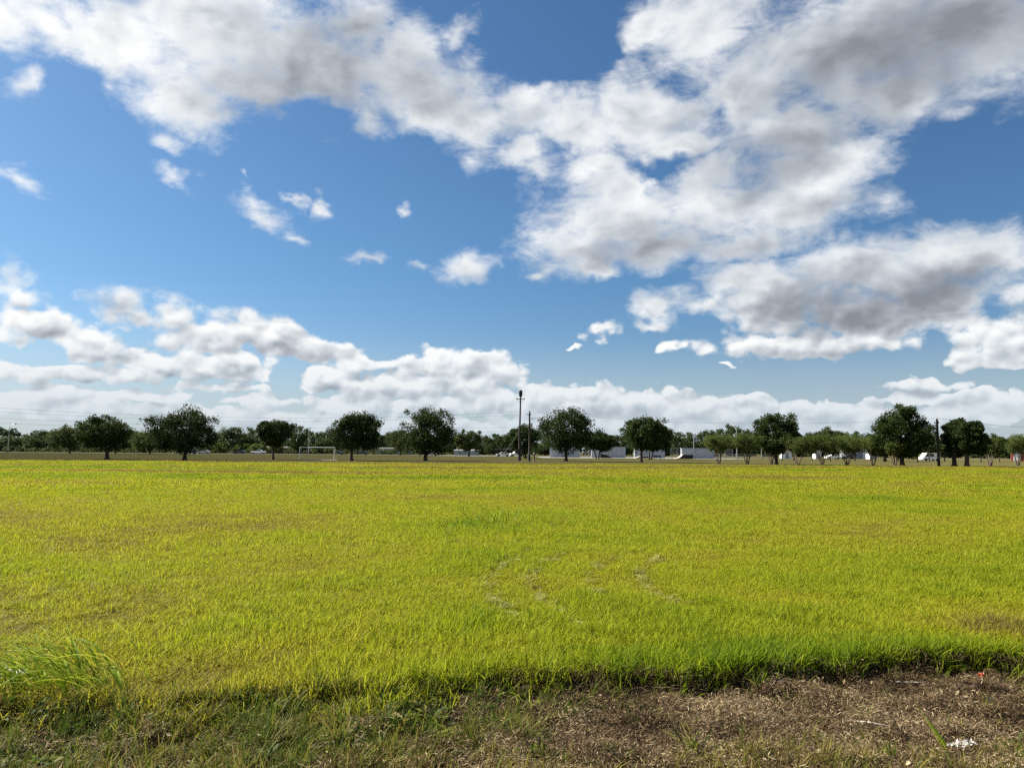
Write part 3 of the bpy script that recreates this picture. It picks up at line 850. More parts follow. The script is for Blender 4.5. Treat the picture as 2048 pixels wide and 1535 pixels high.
def field_grass():
    items = [blades(15, 0.065, 0.05, 0.17, 0.0058, 0.7, 100 + i, seg=4) for i in range(7)]
    items += [blades(36, 0.22, 0.05, 0.16, 0.0085, 0.6, 200 + i) for i in range(5)]
    items += [blades(130, 0.75, 0.05, 0.15, 0.019, 0.5, 300 + i) for i in range(4)]
    col = source('field_tuft', items, M_GRASS)
    X, Y, VAR, SC_ = [], [], [], []
    for n, r0, r1, v0, v1 in ((84000, 4.6, 13.5, 0, 7), (78000, 12.0, 38.0, 7, 12), (70000, 34.0, 125.0, 12, 16)):
        x, y = wedge(n, r0, r1, R(58) if r0 < 10 else R(44))
        X.append(x); Y.append(y); VAR.append(RNG.integers(v0, v1, n))
    x, y, var = np.concatenate(X), np.concatenate(Y), np.concatenate(VAR)
    s = y - edge_y(x)
    far_lim = 101 + (fbm(x / 18, y / 30, 77, 3) - 0.5) * 26
    spill = (0.16 + 0.36 * (1 - sstep(x, -1.0, 0.3))) * RNG.random(len(x)) ** 2.5
    keep = (s > -0.02 - spill) & (y < far_lim - 24 * RNG.random(len(x)) ** 2)
    thin = fbm(x * 1.1, y * 1.1, 52, 3)
    keep &= RNG.random(len(x)) < np.where(y < 14, 0.55 + 0.9 * sstep(thin, 0.30, 0.60), 1.0)
    x, y, var, s = x[keep], y[keep], var[keep], s[keep]
    n = len(x)
    big = fbm(x / 9.0, y / 9.0, 61, 3)
    mid = fbm(x / 2.4, y / 2.4, 71, 3)
    sml = fbm(x / 0.45, y / 0.45, 81, 2)
    away = sstep(y, 16, 45)
    wide = fbm(x / 34.0, y / 9.0, 62, 3)
    tint = 0.51 - 0.02 * away + (big - 0.5) * 0.55 + (mid - 0.5) * 0.50 + (wide - 0.5) * 1.5 * away - 0.16 * sstep(y, 60, 100) + (sml - 0.5) * 0.28
    # lush and dry patches with a place of their own
    dry = sstep(fbm(x / 3.2, y / 3.2, 91, 3), 0.60, 0.74)
    tint -= 0.10 * dry
    h = 0.80 + (mid - 0.5) * 0.9 + (sml - 0.5) * 0.5 - 0.20 * dry
    lush = sstep(-s, -0.9, -0.05) * (0.35 + 0.65 * sstep(x, -1.8, 0.2))
    tint += 0.22 * lush
    h += 0.30 * sstep(-s, -0.55, 0.0)
    ad = arc_dist(x, y)
    rut = sstep(-ad, -0.19, -0.05)
    tint -= 0.05 * rut
    h *= 1 - 0.45 * rut
    blot = np.exp(-(((x + 0.35) / 1.3) ** 2 + ((y - 17.0) / 0.8) ** 2))
    tint += 0.24 * blot
    tuft = np.exp(-(((x - 4.75) / 0.6) ** 2 + ((y - 7.35) / 0.45) ** 2))
    tint -= 0.55 * tuft
    h += 0.5 * tuft
    red = np.exp(-(((x - 26) / 7.0) ** 2 + ((y - 42) / 2.2) ** 2))
    tint -= 0.35 * red
    h = np.clip(h, 0.28, 1.7)
    lean = 0.30 * sstep(-s, -0.30, 0.02)                  # the fringe hangs over the bank
    rot = np.column_stack([lean * (0.5 + RNG.random(n)) * 1.2 + RNG.normal(0, 0.10, n), RNG.normal(0, 0.10, n), RNG.random(n) * 6.283])
    # hanging tufts keep their own turn so the lean stays towards the bank
    w = (0.8 + 0.5 * RNG.random(n))
    scl = np.column_stack([w, w, h * (0.85 + 0.3 * RNG.random(n))])
    pts = np.column_stack([x, y, ground_z(x, y) - 0.004])
    scatter('field_grass', pts, rot, scl, var, np.clip(tint, 0.10, 0.95), col, 'bright yellow-green grass covering the whole open field')


def bank_cover():
    # lying straw
    items = [straws(60, 0.085, 0.012, 0.050, 0.0030, 400 + i, thick=0.038, tilt=1.1) for i in range(7)]
    col = source('straw_scatter', items, M_STRAW)
    n = 36000
    x, y = wedge(n, 3.0, 8.2, R(58))
    s = y - edge_y(x)
    right = sstep(x + 0.55 * (y - 5.0) * 0 + (fbm(x * 2, y * 2, 3, 2) - 0.5) * 1.2, -0.7, 0.7)
    keep = (s < 0.06) & (RNG.random(n) < 0.13 + 0.87 * right)
    x, y, s, right = x[keep], y[keep], s[keep], right[keep]
    n = len(x)
    pt = fbm(x * 2.3, y * 2.3, 13, 3)
    tint = 0.42 + (pt - 0.5) * 0.7 + RNG.normal(0, 0.09, n) + 0.18 * sstep(-y, -5.2, -4.4) - 0.10 * sstep(s, -0.35, -0.05)
    pts = np.column_stack([x, y, ground_z(x, y)])
    rot = np.column_stack([RNG.normal(0, 0.18, n), RNG.normal(0, 0.18, n), RNG.random(n) * 6.283])
    w = 0.8 + 0.6 * RNG.random(n)
    scatter('dry_straw', pts, rot, np.column_stack([w, w, w * (0.7 + 0.8 * RNG.random(n))]), RNG.integers(0, 7, n), np.clip(tint, 0.02, 0.98), col,
            'brown dead grass clippings lying on the bare bank')
    # fallen leaves and crumbs of soil
    items = [leaflets(5, 0.12, 0.035, 650 + i) for i in range(4)]
    col = source('leaf_litter', items, M_STRAW)
    n = 420
    x, y = wedge(n, 3.2, 6.8)
    keep = (y - edge_y(x) < -0.05) & (RNG.random(n) < 0.25 + 0.75 * sstep(x, -1.0, 0.6))
    x, y = x[keep], y[keep]
    n = len(x)
    w = 0.5 + 0.8 * RNG.random(n)
    scatter('leaf_litter', np.column_stack([x, y, ground_z(x, y) - 0.01]), np.column_stack([RNG.normal(0, 0.5, n), RNG.normal(0, 0.5, n), RNG.random(n) * 6.283]),
            np.column_stack([w, w, w * 0.6]), RNG.integers(0, 4, n), np.clip(0.75 + RNG.normal(0, 0.3, n), 0.0, 1.0), col, 'dry fallen leaves scattered over the brown bank')
    # dead stubble standing under the field edge
    items = [blades(16, 0.05, 0.03, 0.085, 0.004, 0.45, 450 + i) for i in range(4)]
    col = source('stubble', items, M_STRAW)
    n = 12500
    x, y = wedge(n, 3.2, 8.2, R(58))
    s = y - edge_y(x)
    keep = (s < 0.02) & (RNG.random(n) < 0.25 + 0.75 * sstep(s, -0.6, -0.1)) & (RNG.random(n) < 0.3 + 0.7 * sstep(fbm(x * 1.8, y * 1.8, 17, 2), 0.4, 0.6))
    x, y = x[keep], y[keep]
    n = len(x)
    w = 0.7 + 0.6 * RNG.random(n)
    scatter('dead_stubble', np.column_stack([x, y, ground_z(x, y) - 0.003]), np.column_stack([RNG.normal(0, 0.2, n), RNG.normal(0, 0.2, n), RNG.random(n) * 6.283]),
            np.column_stack([w, w, w]), RNG.integers(0, 4, n), np.clip(0.40 + RNG.normal(0, 0.14, n), 0.05, 0.95), col, 'short dead stubble standing along the foot of the field edge')
    # short living grass, mostly on the left and again along the near edge
    items = [blades(18, 0.055, 0.03, 0.13, 0.0055, 0.8, 500 + i, seg=3) for i in range(6)] + [blades(14, 0.035, 0.08, 0.20, 0.0065, 0.85, 520 + i, seg=4) for i in range(3)]
    col = source('bank_tuft', items, M_BANKGRASS)
    n = 29000
    x, y = wedge(n, 3.0, 7.4, R(58))
    s = y - edge_y(x)
    left = 1 - sstep(x + (fbm(x * 2, y * 2, 3, 2) - 0.5) * 1.5 + 0.35 * (5.0 - y), -0.9, 0.75)
    near = sstep(-y - 0.10 * (3.0 - x), -4.95, -4.5)
    patch = sstep(fbm(x * 2.6, y * 2.6, 23, 3), 0.40, 0.62)
    prob = left * (0.12 + 0.60 * patch) + near * (1 - left) * (0.22 + 0.55 * patch) + 0.025
    keep = (s < 0.05) & (RNG.random(n) < prob)
    x, y, s, near, left = x[keep], y[keep], s[keep], near[keep], left[keep]
    n = len(x)
    tint = 0.56 + (fbm(x * 1.9, y * 1.9, 29, 3) - 0.5) * 0.9 + RNG.normal(0, 0.12, n) - 0.24 * near + 0.12 * sstep(s, -0.6, -0.1)
    w = 0.75 + 0.6 * RNG.random(n)
    var = np.where(RNG.random(n) < 0.12 + 0.2 * sstep(s, -0.6, 0), RNG.integers(6, 9, n), RNG.integers(0, 6, n))
    scatter('bank_grass', np.column_stack([x, y, ground_z(x, y) - 0.003]), np.column_stack([RNG.normal(0, 0.2, n), RNG.normal(0, 0.2, n), RNG.random(n) * 6.283]),
            np.column_stack([w, w, w * (0.7 + 0.5 * RNG.random(n))]), var, np.clip(tint, 0.03, 0.97), col, 'short patchy green grass on the left of the bank')
    # small broad-leaved weeds
    items = [leaflets(14, 0.06, 0.042, 600 + i) for i in range(4)]
    col = source('weed', items, M_BANKGRASS)
    n = 2600
    x, y = wedge(n, 3.2, 6.4)
    s = y - edge_y(x)
    keep = (s < 0) & (RNG.random(n) < (1 - sstep(x, -1.4, 0.6)) * sstep(fbm(x * 1.6, y * 1.6, 37, 2), 0.42, 0.6))
    x, y = x[keep], y[keep]
    n = len(x)
    w = 0.7 + 0.6 * RNG.random(n)
    scatter('bank_weeds', np.column_stack([x, y, ground_z(x, y)]), np.column_stack([RNG.normal(0, 0.15, n), RNG.normal(0, 0.15, n), RNG.random(n) * 6.283]),
            np.column_stack([w, w, w]), RNG.integers(0, 4, n), np.clip(0.8 + RNG.normal(0, 0.15, n), 0, 1), col, 'low broad-leaved weeds scattered over the left of the bank')




def wheel_marks():
    """grass pressed flat and bleached along four curved wheel tracks"""
    items = [straws(16, 0.09, 0.05, 0.15, 0.006, 700 + i, tilt=0.5, thick=0.05) for i in range(4)]
    col = source('pressed_grass', items, M_PRESSED)
    P = []
    for arc in WHEEL_ARCS:
        for (x0, y0), (x1, y1) in zip(arc[:-1], arc[1:]):
            n = int(math.hypot(x1 - x0, y1 - y0) / 0.028)
            t = RNG.random(n)
            P.append(np.column_stack([x0 + (x1 - x0) * t + RNG.normal(0, 0.055, n), y0 + (y1 - y0) * t + RNG.normal(0, 0.07, n)]))
    P = np.vstack(P)
    P = P[RNG.random(len(P)) < 0.08 + 0.22 * sstep(fbm(P[:, 0] * 1.5, P[:, 1] * 1.5, 19, 2), 0.35, 0.6)]
    n = len(P)
    scatter('pressed_grass', np.column_stack([P, ground_z(P[:, 0], P[:, 1]) + 0.035]), np.column_stack([RNG.normal(0, 0.2, n), RNG.normal(0, 0.2, n), RNG.random(n) * 6.283]),
            np.ones((n, 3)), RNG.integers(0, 4, n), np.clip(0.5 + RNG.normal(0, 0.2, n), 0, 1), col, 'pale flattened grass in four curved wheel tracks across the field')


def seed_stalks():
    """taller stems and coarse tufts that stand above the turf here and there"""
    items = [blades(7, 0.05, 0.16, 0.34, 0.0055, 0.45, 800 + i, seg=4) for i in range(4)] + [blades(26, 0.10, 0.10, 0.26, 0.008, 0.8, 820 + i, seg=4) for i in range(4)]
    col = source('stalk_tuft', items, M_GRASS)
    n = 5200
    x, y = wedge(n, 6.0, 60.0)
    k = fbm(x / 3.0, y / 3.0, 44, 3)
    keep = (y - edge_y(x) > 0.4) & (RNG.random(n) < 0.10 + 0.9 * sstep(k, 0.5, 0.7)) & (arc_dist(x, y) > 0.25)
    x, y = x[keep], y[keep]
    n = len(x)
    w = 0.6 + 0.5 * RNG.random(n)
    far = 1 + 0.5 * sstep(y, 15, 50)
    scatter('seed_stalks', np.column_stack([x, y, ground_z(x, y)]), np.column_stack([RNG.normal(0, 0.15, n), RNG.normal(0, 0.15, n), RNG.random(n) * 6.283]),
            np.column_stack([w * far, w * far, w]), RNG.integers(0, 8, n), np.clip(0.45 + RNG.normal(0, 0.26, n), 0.02, 1.0), col, 'scattered taller stems and coarse tufts standing above the field grass')


field_grass()
wheel_marks()
seed_stalks()
bank_cover()


# ------------------------------------------------------------------ trees
def leaf_cloud(centres, sizes, per, leaf, g, squash=0.8, droop=0.0):
    """many small two-triangle leaves gathered in clumps"""
    idx = np.repeat(np.arange(len(centres)), per)
    n = len(idx)
    off = g.normal(0, 1, (n, 3))
    off /= np.linalg.norm(off, axis=1, keepdims=True) + 1e-6
    off *= (g.random((n, 1)) ** 0.55)
    off[:, 2] *= squash
    c = centres[idx] + off * sizes[idx][:, None]
    c[:, 2] -= droop * (off[:, 0] ** 2 + off[:, 1] ** 2) * sizes[idx]
    a = g.normal(0, 1, (n, 3)) + off * 0.7
    a /= np.linalg.norm(a, axis=1, keepdims=True) + 1e-6
    b = np.cross(a, g.normal(0, 1, (n, 3)))
    b /= np.linalg.norm(b, axis=1, keepdims=True) + 1e-6
    L = leaf * (0.6 + 0.8 * g.random((n, 1)))
    v = np.stack([c - a * L, c + b * L * 0.55, c + a * L, c - b * L * 0.55], 1).reshape(-1, 3)
    f = np.arange(n * 4).reshape(-1, 4)
    return v, f


def tree_meshes(name, seed, height, left, right, bottom, leaf_m, bark_m, leaf=0.24, clumps=110, per=60, trunk_r=None, stems=1, top_bias=0.5, gaps=3, vase=False):
    g = np.random.default_rng(seed)
    half = (left + right) / 2
    cx = (right - left) / 2
    depth = half * 0.92
    zc = bottom + (height - bottom) * top_bias
    up, down = height - zc, zc - bottom
    d = g.normal(0, 1, (clumps, 3))
    d /= np.linalg.norm(d, axis=1, keepdims=True)
    rad = 0.30 + 0.70 * g.random(clumps) ** 0.45
    ph = g.random(6) * 6.28
    lump = 1 + 0.15 * np.sin(3 * np.arctan2(d[:, 1], d[:, 0]) + ph[0]) * np.sin(4 * d[:, 2] + ph[1]) + 0.09 * np.sin(5 * d[:, 0] + ph[2]) * np.cos(4 * d[:, 2] + ph[3])
    lump += g.normal(0, 0.05, clumps)
    size = half * (0.15 + 0.12 * g.random(clumps))
    rad = rad * lump * 0.99
    c = np.empty((clumps, 3))
    flat = np.where(d[:, 2] < 0, 1.0, 1.0)
    c[:, 0] = cx + d[:, 0] * rad * (half - size * 0.55)
    c[:, 1] = d[:, 1] * rad * (depth - size * 0.55)
    c[:, 2] = zc + np.where(d[:, 2] > 0, d[:, 2] * rad * (up - size * 0.5), d[:, 2] * rad * (down - size * 0.3) * flat)
    if vase:
        k = np.clip((c[:, 2] - bottom) / (height - bottom), 0, 1)
        c[:, 0] = cx + (c[:, 0] - cx) * (0.35 + 0.75 * k ** 0.7)
        c[:, 1] = c[:, 1] * (0.35 + 0.75 * k ** 0.7)
    ok = np.ones(clumps, bool)                              # notches where a limb is missing
    for k in range(gaps):
        gd = g.normal(0, 1, 3)
        gd[2] = abs(gd[2]) * 0.45
        gd /= np.linalg.norm(gd)
        ok &= ~((d @ gd > 0.945) & (rad > 0.62))
    c, size = c[ok], size[ok]
    clumps = len(c)
    v, f = leaf_cloud(c, size, per, leaf, g, 0.75, 0.15)
    v[:, 2] = np.maximum(v[:, 2], 0.25)
    crown = mesh_np(name + '_crown', v, f, leaf_m)
    mb = MB()
    tr = trunk_r or half * 0.062
    if stems == 1:
        zt = bottom + (height - bottom) * 0.45
        bend = g.normal(0, 0.12, 2) * half * 0.3
        pts = [(0, 0, -0.15), (0, 0, 0.10), (bend[0] * .1, bend[1] * .1, 0.5), (bend[0] * .4, bend[1] * .4, bottom + 0.3), (cx * .3 + bend[0], bend[1], zt)]
        mb.tube(pts, [tr * 2.0, tr * 1.55, tr * 1.05, tr * 0.9, tr * 0.55], 9)
        fork = Vector(pts[3])
        for k in range(8):
            t = c[g.integers(0, clumps)]
            e = fork.lerp(Vector(t), 0.85)
            m1 = fork.lerp(e, 0.5) + Vector((0, 0, (e - fork).length * 0.12))
            mb.tube([fork - Vector((0, 0, 0.2)), m1, e], [tr * 0.5, tr * 0.3, tr * 0.1], 6, False)
    else:
        for k in range(stems):
            a = 6.283 * k / stems + g.random() * 0.8
            rr = half * (0.35 + 0.35 * g.random())
            e = Vector((cx * .5 + math.cos(a) * rr, math.sin(a) * rr, bottom + (height - bottom) * (0.45 + 0.3 * g.random())))
            b = Vector((math.cos(a) * tr * 1.1, math.sin(a) * tr * 1.1, -0.1))
            m1 = b.lerp(e, 0.35) + Vector((-math.cos(a), -math.sin(a), 0)) * rr * 0.12
            m2 = b.lerp(e, 0.7)
            mb.tube([b, m1, m2, e], [tr * 0.85, tr * 0.6, tr * 0.42, tr * 0.15], 6, False)
            for q in range(2):
                t = c[g.integers(0, clumps)]
                mb.tube([m2, m2.lerp(Vector(t), 0.8)], [tr * 0.3, tr * 0.08], 5, False)
    trunk = mb.mesh(name + '_trunk', bark_m, True)
    return trunk, crown


def plant_tree(name, x, y, trunk, crown, label, cat='tree', group=None, rz=0.0, scale=None):
    t = empty(name, (x, y, 0.0), rz)
    if scale is not None:
        t.scale = scale
    link('trunk', trunk, t)
    link('crown', crown, t)
    tag(t, label, cat, group)
    return t


TB = {0: .42, 1: .42, 2: .5, 3: .48, 4: .45, 5: .5, 6: .5, 7: .42, 8: .5, 9: .5, 10: .5}
for i, (kind, x, y, h, l, r, b, lab) in enumerate(OAKS):
    tk, cr = tree_meshes('oak', 1000 + i * 7, h * 1.03, l * (1.06 if i < 8 else 1), r * (1.06 if i < 8 else 1), b * 0.9, M_OAK, M_BARK, leaf=0.15, clumps=185, per=105, gaps=1, top_bias=TB[i], trunk_r=0.27 if i not in (2, 6) else 0.2, vase=(i == 2))
    plant_tree('oak_tree', x, y, tk, cr, lab, 'tree', 'park oaks along the far edge of the field')
for i, (kind, x, y, h, l, r, b, lab) in enumerate(MID_TREES):
    tk, cr = tree_meshes('park_tree', 2000 + i * 5, h * 1.05, l * 1.05, r * 1.05, b * 0.9, M_OAK if i in (5, 6, 7) else M_MID, M_BARK, leaf=0.22, clumps=120, per=85, gaps=1, trunk_r=0.24, stems=2 if i in (6, 7) else 1)
    plant_tree('park_tree', x, y, tk, cr, lab, 'tree', 'park trees behind the near oaks')
for i, (x, y, h, l, r, lab) in enumerate(MYRTLES):
    tk, cr = tree_meshes('crape_myrtle', 3000 + i * 3, h, l * 1.3, r * 1.3, h * 0.36, M_MYRTLE, M_PALEBARK, leaf=0.09, clumps=95, per=78, trunk_r=0.10, stems=5, top_bias=0.55, vase=True)
    plant_tree('crape_myrtle', x, y, tk, cr, lab, 'tree', 'crape myrtles along the right edge of the field')
young = [tree_meshes('young_tree', 4000 + i, 4.6, 1.7, 1.7, 1.5, M_MID, M_BARK, leaf=0.24, clumps=40, per=40, trunk_r=0.12) for i in range(3)]
for i, (x, y, lab) in enumerate(YOUNG_TREES):
    s = 0.85 + 0.3 * ((i * 37) % 10) / 10
    plant_tree('young_tree', x, y, *young[i % 3], lab, 'tree', 'young trees behind the crape myrtles', i * 1.1, (s, s, s))
far_v = [tree_meshes('far_tree', 5000 + i, 10.0, 6.6, 6.6, 0.1, M_FARDARK if i in (1, 4, 6) else M_FAR, M_BARK, leaf=0.34, clumps=80, per=62, trunk_r=0.35, top_bias=(.45, .5, .55, .4)[i % 4]) for i in range(8)]
for i, (x, y, h, hw, lab) in enumerate(FAR_TREES):
    plant_tree('far_tree', x, y, *far_v[(i * 5 + i // 3) % 8], lab, 'tree', 'trees of the far treeline', i * 1.7, (hw / 5.6, hw / 5.6, h / 9.8))


def far_wood():
    """the unbroken dark mass of woodland and scrub behind the separate trees"""
    g = np.random.default_rng(77)
    C, S = [], []
    for k in range(1100):
        a = R(-46 + 92 * g.random())
        dd = 362 + 26 * g.random()
        x = dd * math.tan(a)
        top = 9.2 + 2.6 * math.sin(x * 0.045) * math.sin(x * 0.021 + 1) + 1.2 * math.sin(x * 0.11)
        z = 0.2 + (top - 1.0) * g.random() ** 0.9
        C.append((x, dd, z))
        S.append(1.6 + 1.4 * g.random())
    v, f = leaf_cloud(np.array(C), np.array(S), 62, 0.75, g, 0.8)
    v[:, 2] = np.maximum(v[:, 2], 0.05)
    tag(link('far_wood', mesh_np('far_wood', v, f, M_FARDARK)), 'unbroken belt of far woodland closing the horizon', 'woodland', kind='stuff')
    C, S = [], []
    for k in range(150):
        a = R(-42 + 38 * g.random())
        dd = 296 + 16 * g.random()
        C.append((dd * math.tan(a), dd, 0.5 + 1.1 * g.random()))
        S.append(0.9 + 1.0 * g.random())
    v, f = leaf_cloud(np.array(C), np.array(S), 55, 0.34, g, 0.75)
    v[:, 2] = np.maximum(v[:, 2], 0.03)
    tag(link('scrub', mesh_np('scrub', v, f, M_MID)), 'low scrub and tall weeds along the far left edge of the park', 'scrub', kind='stuff')


far_wood()
for i, px in enumerate((-132.5, -124.0, -116.0, -108.5, -101.0, -94.5)):
    tk, cr = tree_meshes('round_shrub', 6000 + i, 4.3 + 0.5 * (i % 3), 3.9, 3.9, 0.3, M_MYRTLE, M_PALEBARK, leaf=0.26, clumps=46, per=44, trunk_r=0.12, stems=4)
    nm = ('leftmost', 'second from the left', 'third from the left', 'fourth from the left', 'fifth from the left', 'rightmost')[i]
    plant_tree('round_shrub', px, 300 + (i % 2) * 4, tk, cr, 'grey-green rounded shrub behind the parked cars, %s of its row' % nm, 'shrub', 'rounded shrubs behind the parked cars')

# ------------------------------------------------------------------ siren pole
def siren_pole(x, y):
    t = empty('siren_pole', (x, y, 0))
    tag(t, 'tall dark warning-siren pole with platform and louvred drum on top', 'siren pole')
    MB().tube([(0, 0, -0.2), (0.02, 0, 4), (0.10, 0, 8), (0.18, 0, 11.9)], [0.20, 0.18, 0.155, 0.13], 12).build('pole', M_POLE, t, True)
    hd = MB()
    prof = [(0.13, 11.75), (0.22, 11.9), (0.30, 12.05), (0.30, 12.75), (0.36, 12.85), (0.40, 12.9), (0.30, 13.02), (0.12, 13.12), (0.02, 13.14)]
    n = 14
    vs = [(0.18 + r * math.cos(6.283 * k / n), r * math.sin(6.283 * k / n), z) for r, z in prof for k in range(n)]
    fs = [(i * n + k, i * n + (k + 1) % n, (i + 1) * n + (k + 1) % n, (i + 1) * n + k) for i in range(len(prof) - 1) for k in range(n)]
    hd.add(vs, fs)
    s = hd.build('siren_head', M_DARKMETAL, t)
    for k in range(4):
        z = 12.15 + 0.15 * k
        vs, fs = [], []
        for r, zz in ((0.29, z), (0.37, z - 0.03), (0.37, z + 0.01), (0.29, z + 0.04)):
            vs += [(0.18 + r * math.cos(6.283 * q / n), r * math.sin(6.283 * q / n), zz) for q in range(n)]
        fs = [(i * n + q, i * n + (q + 1) % n, (i + 1) * n + (q + 1) % n, (i + 1) * n + q) for i in range(3) for q in range(n)]
        MB().add(vs, fs).build('louvre', M_DARKMETAL, s)
    MB().box((0.17, 0, 11.45), (1.62, 0.8, 0.09)).build('platform', M_DARKMETAL, t)
    for sx in (-0.62, 0.96):
        rail = MB()
        for sy in (-0.38, 0.38):
            rail.tube([(sx, sy, 11.49), (sx, sy, 12.1)], 0.018, 5)
        for zz in (11.8, 12.1):
            rail.tube([(sx, -0.38, zz), (sx, 0.38, zz)], 0.016, 5)
        rail.build('railing', M_GREYMETAL, t)
    for sx in (-1, 1):
        MB().tube([(0.17 + sx * 0.70, 0, 11.41), (0.17 + sx * 0.14, 0, 10.8)], 0.028, 5).build('brace', M_GREYMETAL, t)
    MB().box((-0.33, -0.22, 1.75), (0.52, 0.34, 0.95)).build('control_box', M_DARKMETAL, t)
    MB().box((0.30, -0.22, 1.75), (0.62, 0.34, 0.95)).build('battery_box', M_DARKMETAL, t)
    MB().tube([(0, 0, 0), (0, 0, 0.5), (0, 0, 1.15)], [0.42, 0.32, 0.20], 8).build('footing', M_BLACK, t)
    MB().tube([(-0.05, 0.05, 5.3), (-1.3, 0.8, 3.4), (-2.55, 1.6, 1.7), (-3.9, 2.4, 0.0)], 0.035, 6).build('guy_wire', M_GREYMETAL, t)


siren_pole(1.45, 140.0)


def utility_pole(x, y, h, label, transformer=False, arm=True, lean=0.0):
    t = empty('utility_pole', (x, y, 0))
    tag(t, label, 'utility pole', 'wooden utility poles')
    MB().tube([(0, 0, -0.2), (lean * .5, 0, h * .5), (lean, 0, h)], [0.19, 0.165, 0.13], 10).build('pole', M_POLE, t, True)
    if arm:
        MB().box((lean - 0.10, 0, h - 0.55), (0.55, 0.14, 0.12)).build('bracket', M_DARKMETAL, t)
        for k, (dx, zz) in enumerate(((-0.32, h - 0.38), (0.22, h - 0.38), (0.0, h + 0.12))):
            MB().tube([(lean + dx, 0, zz - 0.12), (lean + dx, 0, zz), (lean + dx, 0, zz + 0.12)], [0.05, 0.07, 0.03], 7).build('insulator', M_GREYMETAL, t)
    if transformer:
        MB().tube([(lean + 0.30, -0.10, h - 2.75), (lean + 0.30, -0.10, h - 2.70), (lean + 0.30, -0.10, h - 2.02), (lean + 0.30, -0.10, h - 1.95)], [0.17, 0.21, 0.21, 0.12], 10).build('transformer', M_GREYMETAL, t)
        b = MB().tube([(lean + 0.1, 0, h - 1.35), (lean + 0.95, 0, h - 1.15)], 0.025, 5)
        b.tube([(lean + 0.45, 0, h - 1.40), (lean + 0.45, 0, h - 0.95)], 0.05, 6)
        b.tube([(lean + 0.92, 0, h - 1.35), (lean + 0.92, 0, h - 0.95)], 0.05, 6)
        b.build('cutout_fuse', M_GREYMETAL, t)
        MB().box((-0.24, -0.12, 0.75), (0.22, 0.16, 0.9)).build('meter_box', M_GREYMETAL, t)


utility_pole(3.05, 128.0, 8.45, 'wooden utility pole with transformer right beside the siren pole', True)
utility_pole(58.31, 102.85, 6.5, 'bare wooden utility pole between the right-hand oaks', False, True)
utility_pole(-85.0, 98.0, 8.0, 'wooden utility pole beyond the left edge of the view', False, True)
utility_pole(118.0, 126.0, 7.6, 'wooden utility pole beyond the right edge of the view', False, True)
t = empty('marker_post', (3.72, 124.5, 0))
tag(t, 'short weathered yellowish post at the foot of the siren poles', 'post')
MB().tube([(0, 0, -0.1), (0.02, 0, 1.35)], [0.14, 0.12], 8).build('post_shaft', M_PALEBARK, t, True)
MB().tube([(0.02, 0, 1.35), (0.02, 0, 1.45)], [0.15, 0.05], 8).build('cap', M_GREYMETAL, t)


def wire(a, b, sag, label, r=0.016, n=28):
    a, b = Vector(a), Vector(b)
    pts = []
    for i in range(n + 1):
        k = i / n
        p = a.lerp(b, k)
        p.z -= sag * 4 * k * (1 - k)
        pts.append(p)
    o = MB().tube(pts, r, 5).build('power_line', M_WIRE)
    tag(o, label, 'power line', 'overhead power lines')


wire((-85.0, 98, 8.12), (3.05, 128, 8.57), 1.9, 'topmost wire of the left span ending at the transformer pole', 0.011)
wire((-85.3, 98, 7.62), (2.73, 128, 8.07), 1.9, 'second wire down of the left span ending at the transformer pole', 0.011)
wire((-85.0, 98, 6.4), (3.05, 128, 5.85), 1.05, 'third wire down of the left span, clear of the tree tops', 0.010)
wire((-85.0, 98, 5.7), (3.05, 128, 5.2), 1.0, 'lowest wire of the left span, just above the far treeline', 0.010)
wire((3.05, 128, 8.57), (58.31, 102.85, 6.62), 1.35, 'single wire sagging from the transformer pole to the bare right-hand pole', 0.011)
wire((58.31, 102.85, 6.62), (118, 126, 7.72), 1.6, 'wire running right from the bare right-hand pole', 0.018)


# ------------------------------------------------------------------ lamps and light poles
t = empty('street_lamp', (-189.2, 283.0, 0))
tag(t, 'tall single-arm street lamp at the far left edge', 'street lamp')
MB().tube([(0, 0, 0), (0, 0, 5), (0, 0, 9.3)], [0.16, 0.13, 0.10], 8).build('pole', M_GREYMETAL, t)
MB().tube([(0, 0, 9.25), (0.35, 0, 10.0), (1.0, 0, 10.45), (1.8, 0, 10.6)], 0.075, 7).build('arm', M_GREYMETAL, t)
MB().prism([(1.7, 10.50), (2.9, 10.62), (2.9, 10.72), (2.3, 10.86), (1.7, 10.74)], -0.16, 0.16).build('lamp_head', M_GREYMETAL, t)
MB().tube([(0, 0, 0), (0, 0, 0.6)], [0.3, 0.24], 8).build('base', M_DARKMETAL, t)
for x, y, h, lab in ((60.2, 201.0, 8.6, 'tall grey floodlight pole between two crape myrtles'), (55.7, 230.0, 7.2, 'thin floodlight pole left of the leftmost crape myrtle'),
                     (83.0, 250.0, 9.0, 'far floodlight pole seen left of the pointed oak'), (44.0, 262.0, 9.2, 'thin floodlight pole above the second white shed'),
                     (-75.5, 280.0, 9.5, 'thin light pole standing left of the white goal')):
    t = empty('light_pole', (x, y, 0))
    tag(t, lab, 'light pole', 'thin light poles of the park')
    MB().tube([(0, 0, 0), (0, 0, h * .6), (0, 0, h)], [0.15, 0.12, 0.09], 8).build('pole', M_GREYMETAL, t)
    MB().box((0, 0, h - 0.1), (1.1, 0.10, 0.10)).build('crossarm', M_GREYMETAL, t)
    for sx in (-0.42, 0.42):
        MB().box((sx, -0.12, h + 0.12), (0.36, 0.28, 0.32)).build('floodlight', M_GREYMETAL, t)


